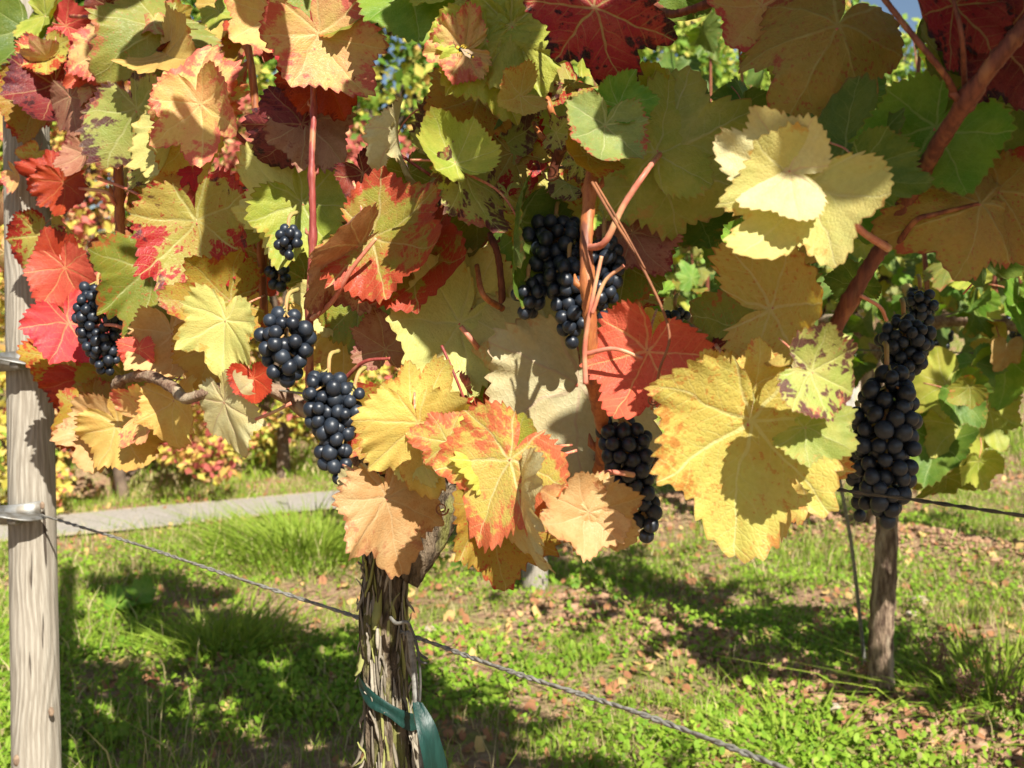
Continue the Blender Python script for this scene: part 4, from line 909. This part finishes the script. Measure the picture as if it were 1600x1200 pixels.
# ---------------------------------------------------------------- rows behind
PAL2 = dict(green=6, fresh=5, lime=3, olive=1.5, yellow=.5, lemon=.5)
def vine_row(row, ts, label, pal, n, zr, thick, low, t_half=.62, leafsize=(.055, .085), bdark=True, nobunch=False, seed=0):
    rg = random.Random(seed); roots = []
    for ti, (t, lab) in enumerate(zip(ts, label)):
        b0 = row_pt(row, t, 0, 0); gz = float(H(b0.x, b0.y)); root = thing('grapevine', (b0.x, b0.y, gz), lab, 'grapevine', 'grapevines in rows'); roots.append(root)
        lean = rg.uniform(-.03, .03)
        S_ = spline([(0, 0, -.05), (.0, 0, .1), (lean * .5, .01, .35), (lean - .02, 0, .62), (lean, 0, .74)], 40); seg = 20; th = np.linspace(0, 6.283, seg, endpoint=False)
        wv = np.interp(np.linspace(0, 1, 41), [0, .15, .5, .85, 1], [.034, .027, .023, .028, .025]); bm = np.ones((41, seg))
        for i in range(41): bm[i] += .45 * (vnoise(np.cos(th) * 3 + ti * 9, np.sin(th) * 3 + i * .07, 1.7, 3 + ti) - .5) + .2 * rg.uniform(-.5, .5)
        V, fs = tube_data(S_, wv, seg, bumps=bm); obj('trunk', mk('trunk', V, fs), M_farbark, root)
        dv = Vector((row[1].x, row[1].y, 0))
        for sgn in (-1, 1):
            P = [Vector((lean, 0, .70)), dv * sgn * .12 + Vector((0, 0, .80)), dv * sgn * .35 + Vector((0, 0, .79)), dv * sgn * t_half + Vector((0, 0, .78))]
            V, fs = tube_data(spline(P, 20), np.linspace(.016, .009, 21), 8); obj('arm', mk('arm', V, fs), M_arm, root)
            for k in range(4):
                a = dv * sgn * (.1 + k * .15) + Vector((0, 0, .79)); b1 = a + Vector((rg.uniform(-.08, .08), rg.uniform(-.08, .08), .5)); c1 = b1 + Vector((rg.uniform(-.1, .1), rg.uniform(-.1, .1), .5))
                V, fs = tube_data(spline([a, b1, c1], 12), np.linspace(.0055, .003, 13), 6); obj('cane', mk('cane', V, fs), M_cane_dark, root)
        k = 0
        while k < n:
            z = rg.uniform(*zr) if rg.random() < .8 else rg.uniform(zr[0], zr[0] + .45)
            q = row_pt(row, t + rg.uniform(-t_half, t_half), rg.gauss(0, thick), z + gz * .6)
            qd = (q - CP).dot(FW); k += 1
            if qd > .1:
                qx = 800 + F * q.x / qd; qy = 600 - F * (q - CP).dot(UP) / qd
                if any(a < qx < c and b_ < qy < d_ for a, b_, c, d_ in ((1375, -20, 1470, 125), (1110, 55, 1165, 150), (500, -50, 760, 400))): continue
            leaf_obj(rg.choice(LOW if low else POOL), LM[pick(pal)], root, q, rg.uniform(*leafsize), rg.gauss(-90, 50), rg.gauss(0, 40), rg.gauss(10, 32), rg.random() < .4, pet=False)
    return roots
v2 = vine_row(R2, [-.12, 1.32, 2.35], ['second-row grapevine at the pale far post, its trunk mostly hidden by the leaves', 'second-row grapevine with bare brown trunk standing at right of the grass', 'second-row grapevine at far right with bright green leaves behind the black grapes'], PAL2, 290, (.70, 1.8), .17, False, .74, leafsize=(.042, .068), seed=3)
v3 = vine_row(R3, [-1.4, -.45, .22, .95], ['third-row grapevine, farthest left of its row, seen through the green leaves', 'third-row grapevine behind the dirt ridge, left of the far bare trunk', 'third-row grapevine behind the dirt ridge, above the bare trunk at right', 'third-row grapevine at the right edge behind the sunlit grass'], PAL2, 230, (.75, 1.75), .18, True, .6, leafsize=(.045, .07), seed=8)
for r_, px, py, w_, h_ in ((v2[1], 1400, 500, 80, 90), (v2[1], 1440, 445, 60, 80), (v2[2], 1462, 500, 60, 70), (v2[2], 1592, 480, 50, 60), (v2[1], 1420, 545, 90, 60)):
    bunch(r_, px, py, py + h_, w_, 12, 0, .6, depth=2.42, seed=px, cap=70)
for q in ((1478, 600, 70, -150, 'lime'), (1492, 612, 66, -40, 'green'), (1500, 665, 80, -85, 'lime'), (1462, 690, 85, -110, 'green'), (1478, 745, 70, -60, 'olive'), (1545, 640, 70, -80, 'lime'), (1420, 625, 60, -100, 'green'), (1530, 720, 50, -80, 'lime'), (1570, 560, 80, -70, 'fresh'), (1572, 545, 40, -90, 'tan'), (1590, 470, 80, -100, 'fresh')):
    leaf_obj(random.choice(POOL), LM[q[4]], v2[2], at(q[0], q[1], 1.95 + random.uniform(-.1, .1)), q[2] * 1.95 / F, q[3], random.gauss(0, 20), random.gauss(0, 20), False)
post('wooden_post', 'pale wooden post at end of second row, seen below the tan leaf', 832, 780, 836, 922, 3.36, 38, 40, ztop=1.9)
post('wooden_post', 'thin grey post in third row, high up behind the leaves at right', 1138, 380, 1142, 860, 4.4, 22, 24, ztop=1.25)
ro = thing('metal_stake', at(1357, 1085, 2.45), 'thin leaning metal rod left of the second-row trunk', 'stake')
V, fs = tube_data([q - ro.location for q in spline([at(1310, 740, 2.3), at(1330, 850, 2.35), at(1345, 980, 2.42), at(1357, 1100, 2.46)], 30)], .0042, 8); obj('stake_rod', mk('stake_rod', V, fs), M_wire, ro)
for k, (z, lab) in enumerate(((.79, 'second-row fruit wire carrying the shaded arms'), (1.15, 'second-row middle wire among green leaves'))):
    wire('trellis_wire', lab, [row_pt(R2, -.02, -.03, z), row_pt(R2, 1.2, -.03, z - .005), row_pt(R2, 3.0, -.03, z)], .0016, M_wiredark, twist=False)

# ---------------------------------------------------------------- grass, weeds, clods
def sample_ground(n, dens, y0=1.45, y1=6.6):
    out = []
    while sum(len(o) for o in out) < n:
        y = rng.uniform(0, 1, n) ** 1.0 * (y1 - y0) + y0; x = rng.uniform(-1, 1, n) * (y * .52 + .25)
        k = rng.uniform(0, 1, n) < dens(x, y); k &= roaddist(x, y) > .25 + .06 * rng.standard_normal(n); out.append(np.column_stack([x[k], y[k]]))
    return np.concatenate(out)[:n]
def soilness(x, y):          # 1 = bare
    s = np.clip((vnoise(x, y, 2.6, 21) * .55 + vnoise(x, y, 8, 22) * .5 - .46) * 5, 0, 1)
    d2 = np.abs(rowdist(x, y, R2)); d3 = np.abs(rowdist(x, y, R3))
    s = np.maximum(s * .85, np.exp(-(d2 / .19) ** 2) * (x > .05) * np.clip(.45 + .5 * vnoise(x, y, 6, 5), 0, 1)); s = np.maximum(s, np.exp(-(d3 / .20) ** 2) * (x > .6) * .97)
    s = np.maximum(s, .96 * np.exp(-((rowdist(x, y, R2) + .08) / .24) ** 2) * np.clip((x - .5) * 5, 0, 1)); s = np.maximum(s, .95 * np.exp(-(d3 / .30) ** 2) * (x > .6))
    return s
def blades(name, n, hr, wr, dens, mat, lean=.5, y0=1.45, y1=6.6, dry=.24, clump=None):
    P = sample_ground(n, dens, y0, y1); n = len(P); z = H(P[:, 0], P[:, 1])
    far = np.clip(P[:, 1] / 2.5, .8, 2.2)
    h = rng.uniform(*hr, n) * (.55 + .9 * vnoise(P[:, 0], P[:, 1], 5, 31)); wd = rng.uniform(*wr, n) * far ** .5
    a = rng.uniform(0, 6.283, n); b2 = rng.uniform(0, 6.283, n); ln = h * lean * rng.uniform(.2, 1.6, n)
    dx = np.cos(b2) * ln; dy = np.sin(b2) * ln; wx = np.cos(a) * wd / 2; wy = np.sin(a) * wd / 2
    base = np.column_stack([P, z - .004])
    def pt(f, s, k): return base + np.column_stack([dx * f * f + s * wx * k, dy * f * f + s * wy * k, h * f * (1 - .25 * f * (ln / (h + 1e-6)))])
    V = np.stack([pt(0, -1, 1), pt(0, 1, 1), pt(.5, -1, .8), pt(.5, 1, .8), pt(1, 0, 0)], 1).reshape(-1, 3); i = np.arange(n) * 5
    rv = rng.uniform(0, .72, n); rv[rng.uniform(0, 1, n) < dry + .35 * np.clip(vnoise(P[:, 0], P[:, 1], 1.7, 41) - .5, 0, 1)] = .95
    me = mk(name, V, [np.stack([i, i + 1, i + 3, i + 2], -1), np.stack([i + 2, i + 3, i + 4], -1)], attr={'rnd': np.repeat(rv, 5)})
    return tag(obj(name, me, mat, None, None), {'grass': 'short green grass with dry straw blades covering the vineyard ground'}.get(name, name), 'grass', kind='stuff')
gd = lambda x, y: np.clip(1 - soilness(x, y), .04, 1) * (.25 + .75 * vnoise(x, y, 3.3, 51))
g1 = blades('grass', 90000, (.022, .058), (.0016, .0034), gd, M_grass)
g2 = blades('grass', 5000, (.07, .13), (.002, .004), lambda x, y: np.clip((vnoise(x, y, 1.6, 61) - .55) * 4, 0, 1) * (1 - soilness(x, y)), M_grass, .6); g2['label'] = 'taller tufts of green grass between the rows'
g3 = blades('grass', 30000, (.05, .13), (.006, .012), lambda x, y: np.where(x * .77 + .3 < y - 4.6, .9, .5) * np.clip(1 - soilness(x, y), .1, 1), M_grass, .5, 5.6, 15); g3['label'] = 'distant grass beyond the rows and along the road verge'
# lush tuft by the road
def tuft(px, py, n, r, h, lab):
    d = CAMZ * F / (py - 500); q = at(px, py, d); P = rng.standard_normal((n, 2)) * r + [q.x, q.y]; z = H(P[:, 0], P[:, 1])
    hh = rng.uniform(.25, 1.15, n) * h; a = rng.uniform(0, 6.283, n); out = (P - [q.x, q.y]) * .9 + rng.standard_normal((n, 2)) * h * .35; w_ = .0035
    o0 = np.array([q.x, q.y, float(H(q.x, q.y))]); base = np.column_stack([P, z]) - o0
    f = lambda t, s, k: base + np.column_stack([out[:, 0] * t * t + s * np.cos(a) * w_ * k, out[:, 1] * t * t + s * np.sin(a) * w_ * k, hh * t])
    V = np.stack([f(0, -1, 1), f(0, 1, 1), f(.5, -1, .8), f(.5, 1, .8), f(1, 0, 0)], 1).reshape(-1, 3); i = np.arange(n) * 5
    o = obj('grass_tuft', mk('grass_tuft', V, [np.stack([i, i + 1, i + 3, i + 2], -1), np.stack([i + 2, i + 3, i + 4], -1)], attr={'rnd': np.repeat(rng.uniform(.2, .74, n), 5)}), M_grass, None, o0)
    tag(o, lab, 'grass tuft')
tuft(478, 862, 1300, .17, .14, 'tall lush grass tuft by the road left of the near trunk')
tuft(350, 1010, 500, .09, .10, 'low dark green grass tuft in the shade between post and trunk')
tuft(1250, 1180, 300, .12, .055, 'bright green grass tuft at the bottom right')
tuft(1560, 1100, 420, .12, .10, 'shaded grass tuft at the right edge below the dry weeds')
def roundleaves(name, n, rr, zr, dens, mat, lab, y0=1.45, y1=6.4, dryp=.08):
    P = sample_ground(n, dens, y0, y1); n = len(P); z = H(P[:, 0], P[:, 1]) + rng.uniform(*zr, n) * (.4 + .9 * vnoise(P[:, 0], P[:, 1], 4, 77))
    r = rng.uniform(*rr, n); a = rng.uniform(0, 6.283, n); tx = rng.standard_normal(n) * .45; ty = rng.standard_normal(n) * .45 - .3; el = rng.uniform(.5, .95, n)
    V = []
    for k, t in enumerate(np.linspace(0, 6.283, 6, endpoint=False)):
        u = np.cos(t) * r; v = np.sin(t) * r * el; x = u * np.cos(a) - v * np.sin(a); y = u * np.sin(a) + v * np.cos(a)
        V.append(np.column_stack([P[:, 0] + x, P[:, 1] + y, z + x * tx + y * -ty + (.15 * r if k % 3 == 0 else 0)]))
    V = np.stack(V, 1).reshape(-1, 3); i = np.arange(n) * 6; rv = rng.uniform(0, .72, n); rv[rng.uniform(0, 1, n) < dryp] = .95
    return tag(obj(name, mk(name, V, [np.stack([i, i + 1, i + 2, i + 3], -1), np.stack([i, i + 3, i + 4, i + 5], -1)], attr={'rnd': np.repeat(rv, 6)}, smooth=False), mat), lab, 'weeds', kind='stuff')
wdn = lambda x, y: np.clip(1 - soilness(x, y) * .97, .03, 1) * np.clip(.15 + 1.3 * (vnoise(x, y, 2.1, 91) - .25), 0, 1) * np.where(y < 3.2, 1, .35)
roundleaves('ground_weeds', 62000, (.0035, .0085), (.004, .036), wdn, M_clover, 'bright green small-leaved weeds carpeting the ground between the rows')
dd_ = lambda x, y: np.clip(.12 + soilness(x, y) * .8, 0, 1)
roundleaves('fallen_leaves', 3500, (.006, .018), (.004, .014), dd_, M_dead, 'brown and tan fallen leaves scattered on the soil', dryp=.3)
# clods along the second and third ridges
mb = MB(); cv, cf = sphere(8, 5)
def clod(p, r, m):
    v = cv * r * np.array([random.uniform(.8, 1.3), random.uniform(.8, 1.3), random.uniform(.5, .8)]) * (1 + .30 * rng.standard_normal((len(cv), 1))); m.add(v + np.array(p), cf)
for k in range(5200):
    if random.random() < .5: row, t0, t1, sp = R2, .2, 2.2, .10
    else: row, t0, t1, sp = R3, -1.0, 2.2, .14
    q = row_pt(row, random.uniform(t0, t1), random.gauss(0, sp), 0); clod((q.x, q.y, float(H(q.x, q.y)) + .004), abs(random.gauss(.003, .005)) + .003, mb)
tag(obj('soil_clods', mb.mesh('soil_clods', smooth=False), M_clod), 'reddish brown crumbly soil clods along the ridges under the rear rows', 'soil', kind='stuff')
STN = [(1438, 938, 12, 'pale flat stone on dirt ridge right of the far trunk, the largest one'), (1425, 958, 9, 'small pale stone just below the largest stone right of far trunk'), (1265, 872, 6, 'tiny white stone on the ridge left of the far trunk'), (1135, 950, 7, 'white stone lying in the shaded grass right of centre'),
       (675, 975, 11, 'pale stone just right of the near trunk above the wire'), (170, 1108, 8, 'whitish stone in bare soil right of the left post'), (1310, 1108, 12, 'pinkish stone left of the far trunk base'), (1210, 870, 6, 'small pale stone in dry grass above the shaded strip')]
for x, y, r, lab in STN:
    d = CAMZ * F / (y - 500 + 1e-6) * .97; q = at(x, y, d); z = float(H(q.x, q.y)); mbs = MB(); s = r * d / F
    vv, ff = sphere(12, 8); v = vv * s * np.array([1.2, 1.0, .6]) * (1 + .10 * rng.standard_normal((len(vv), 1))); mbs.add(v, ff)
    tag(obj('stone', mbs.mesh('stone'), M_stone, None, (q.x, q.y, z + s * .25)), lab, 'stone', 'loose stones on the ground')
# dry weeds, leafy weed plants
def dry_weed(px, py, hpx, lab, n=5):
    d = CAMZ * F / (py - 500); q = at(px, py, d); q.z = float(H(q.x, q.y)); root = thing('dry_weed', q, lab, 'weed'); h = hpx * d / F
    for k in range(n):
        tip = Vector((random.gauss(0, h * .35), random.gauss(0, h * .2), h * random.uniform(.6, 1.05))); S_ = spline([(0, 0, 0), tip * .5 + Vector((random.gauss(0, .01), 0, h * .08)), tip], 14); m = MB()
        V, fs = tube_data(S_, np.linspace(.0018, .0009, 15), 5); m.add(V, fs)
        for j in range(4, 15):
            for _ in range(2):
                c = S_[j] + Vector((random.gauss(0, .004), random.gauss(0, .004), random.gauss(0, .003))); m.add(cv * random.uniform(.0015, .0035) + np.array(c), cf)
        obj('seed_stalk', m.mesh('seed_stalk'), M_dryw, root)
for a_ in ((1460, 1085, 95, 'reddish dry weed stalks just right of the far trunk base', 6), (1550, 1115, 115, 'tall single dry weed stalk near the right edge', 2), (1580, 1140, 70, 'short bushy dry weed in the right bottom corner', 7), (1285, 1090, 60, 'small dry weed with pale seed head left of the far rod', 2), (1340, 1105, 65, 'dry weed sprig between rod and far trunk', 3), (1510, 1130, 60, 'sprawling dry weed twigs below the reddish stalks', 8), (1060, 1000, 45, 'brown seeding weed on the sunlit ridge in the middle', 4)): dry_weed(*a_)
def leafy(px, py, n, lr, h, lab, mat='fresh'):
    d = CAMZ * F / (py - 500); q = at(px, py, d); q.z = float(H(q.x, q.y)); root = thing('broadleaf_weed', q, lab, 'weed')
    for k in range(n):
        a = random.uniform(0, 6.28); rr = random.uniform(.2, 1) * h; p = q + Vector((math.cos(a) * rr, math.sin(a) * rr, random.uniform(.35, 1) * h))
        o = leaf_obj(random.choice(LOW), LM[mat], root, p, random.uniform(.7, 1.1) * lr, random.uniform(0, 360), random.gauss(0, 30), random.gauss(-45, 20), False, pet=False)
        V, fs = tube_data([Vector((0, 0, 0)), (p - q) * .6 + Vector((0, 0, .01)), p - q], .0016, 5); obj('stem', mk('stem', V, fs), M_clover if False else M_rachis, root)
leafy(205, 955, 12, .055, .07, 'broad pale green leafy weed in the shade right of the left post')
leafy(170, 1165, 9, .022, .035, 'small leafy weed low down beside the left post')
leafy(905, 935, 8, .022, .07, 'upright green weed right of the pale far post')
leafy(990, 985, 8, .016, .07, 'slim green weed sprig on the sunlit ridge')
leafy(690, 905, 6, .035, .09, 'dull green weed just right of the near trunk', 'green')

# ---------------------------------------------------------------- beyond the road: shrubs and trees
def leafcloud(name, centres, n, lr, mats, parent, spread, kindlist):
    """n small leaves round each centre; one object per colour"""
    out = []
    for (mname, share) in mats:
        P = []; 
        for c, r in centres:
            k = max(3, int(n * share)); d = rng.standard_normal((k, 3)); d /= np.linalg.norm(d, axis=1)[:, None]; P.append(np.array(c) + d * (r * rng.uniform(.35, 1.05, k) ** .6)[:, None] * [1, 1, .85])
        P = np.concatenate(P); k = len(P); N = rng.standard_normal((k, 3)) + [0, -.9, .9]; N /= np.linalg.norm(N, axis=1)[:, None]
        U = np.cross(N, rng.standard_normal((k, 3))); U /= np.linalg.norm(U, axis=1)[:, None]; W = np.cross(N, U); r = rng.uniform(*lr, k)[:, None]
        V = np.stack([P - W * r, P + U * r * .62 - W * r * .1 + N * r * .15, P + W * r, P - U * r * .62 - W * r * .1 + N * r * .15], 1).reshape(-1, 3); i = np.arange(k) * 4
        me = mk(name, V, [np.stack([i, i + 1, i + 2], -1), np.stack([i, i + 2, i + 3], -1)], attr={'rnd': np.repeat(rng.uniform(0, 1, k), 4)}, smooth=False)
        out.append(obj(name, me, mname, parent, kind='stuff'))
    return out
def fol(name, a, b_, c): return simple_mat(name, a, b_, 3, .6, .01, spec=.25, attr=True, transl=.35, c3=c)
B_yel = fol('foliage_yellow', (.60, .54, .09), (.78, .64, .16), (.76, .44, .14)); B_grn = fol('foliage_green', (.09, .19, .02), (.22, .36, .04), (.44, .46, .08))
B_lim = fol('foliage_lime', (.28, .42, .05), (.48, .56, .09), (.66, .58, .14)); B_red = fol('foliage_red', (.52, .10, .09), (.66, .22, .16), (.70, .42, .20)); B_dk = fol('foliage_dark', (.03, .07, .015), (.07, .13, .02), (.14, .2, .04))
M_tbark = simple_mat('tree_bark', (.18, .13, .09), (.10, .07, .05), 20, .9, .8, .01)
def plant(name, x, y, h, w_, blobs, n, lr, mats, lab, cat, group, trunk_h=.3, sd=0):
    z = float(H(x, y)); root = thing(name, (x, y, z), lab, cat, group); rg = random.Random(sd + int(x * 77)); cs = []
    V, fs = tube_data(spline([(0, 0, -.1), (rg.uniform(-.05, .05), 0, h * .3), (rg.uniform(-.1, .1), 0, h * .75)], 12), np.linspace(.03 * h, .008 * h, 13), 8); obj('trunk' if cat == 'tree' else 'stem', mk('trunk', V, fs), M_tbark, root)
    for k in range(blobs):
        f = rg.uniform(trunk_h, 1); a = rg.uniform(0, 6.283); rr = w_ * math.sqrt(rg.random()) * (1.05 - .55 * max(0, f - .4) / .6); c = (rr * math.cos(a), rr * math.sin(a), f * h); cs.append((c, rg.uniform(.12, .26) * h * (.6 if cat == 'shrub' else .7)))
        if k % 3 == 0:
            V, fs = tube_data(spline([(0, 0, h * f * .45), (c[0] * .5, c[1] * .5, h * f * .75), c], 8), np.linspace(.012 * h, .004 * h, 9), 5); obj('limb', mk('limb', V, fs), M_tbark, root)
    leafcloud('crown' if cat == 'tree' else 'foliage', cs, n, lr, mats, root, 0, None); return root
pos = ['beyond the road at far left, behind the wooden post', 'beyond the road just right of the wooden post', 'beyond the road below the dangling tan leaves', 'beyond the road, left of the grape bunches', 'beyond the road directly behind the lit grape bunches', 'beyond the road, hidden in part by the near trunk', 'past the road behind the second-row end post', 'past the road, far to the right behind the rows']
for k, (x, y) in enumerate([(-4.3, 2.95), (-3.35, 3.75), (-2.55, 4.35), (-1.85, 4.9), (-1.2, 5.4), (-.45, 5.95), (.5, 6.8), (2.2, 10.5)]):
    y += .25; mats = [[(B_yel, .6), (B_lim, .4)], [(B_yel, .75), (B_red, .25)], [(B_yel, .8), (B_lim, .2)], [(B_yel, .55), (B_red, .45)], [(B_yel, .6), (B_lim, .25), (B_red, .15)], [(B_yel, .5), (B_lim, .5)], [(B_lim, 1)], [(B_lim, .6), (B_grn, .4)]][k]
    plant('shrub', x, y, 1.15 + .2 * (k % 3), .58, 34, 130, (.016, .030), mats, ('yellow and red leaved shrub ' if any(m is B_red for m, _ in mats) else 'yellow-green leaved shrub ') + pos[k], 'shrub', 'autumn shrubs along the road', .08, k)
for k, (x, y) in enumerate([(-1.5, 6.9), (-.8, 6.7), (-2.6, 6.4), (-.1, 7.6)]):
    plant('shrub', x, y, 1.8, .75, 30, 190, (.022, .04), [(B_red, .8), (B_grn, .2)] if k != 2 else [(B_red, .5), (B_yel, .5)], ['red-leaved shrub seen in the gap left of centre', 'pinkish red shrub just right of the red one in the centre gap', 'red and yellow shrub behind the left grape bunches', 'dull red shrub behind the centre leaves'][k], 'shrub', 'red shrubs behind the road', .1, 50 + k)
tl = ['dark green tree at the far left behind the wooden post', 'green tree behind the left red leaves', 'bright green and yellow tree in the upper centre gap', 'green tree rising behind the middle of the near row', 'olive tree behind the second row, right of centre', 'green tree high on the right, under the blue sky gap', 'yellowish tree far off at the right below the sky gap', 'green tree at the far right behind all rows']
for k, (x, y, h, w_, m) in enumerate([(-6.6, 8.3, 4.6, 2.0, [(B_dk, .7), (B_grn, .3)]), (-3.9, 9.4, 4.3, 1.8, [(B_grn, .7), (B_lim, .3)]), (-1.3, 9.6, 3.3, 1.7, [(B_grn, .5), (B_lim, .25), (B_yel, .25)]), (1.2, 12.5, 3.2, 2.0, [(B_grn, .6), (B_lim, .4)]), (4.0, 13.5, 3.2, 2.0, [(B_grn, .6), (B_lim, .4)]), (6.6, 14.5, 2.0, 1.8, [(B_grn, .6), (B_lim, .4)]), (5.3, 20, 3.9, 1.6, [(B_yel, .6), (B_grn, .4)]), (10.5, 15, 4.5, 2.3, [(B_grn, .7), (B_dk, .3)])]):
    plant('tree', x, y, h, w_, 80, 300, (.04, .07), m, tl[k], 'tree', 'trees behind the vineyard', .12, 90 + k)
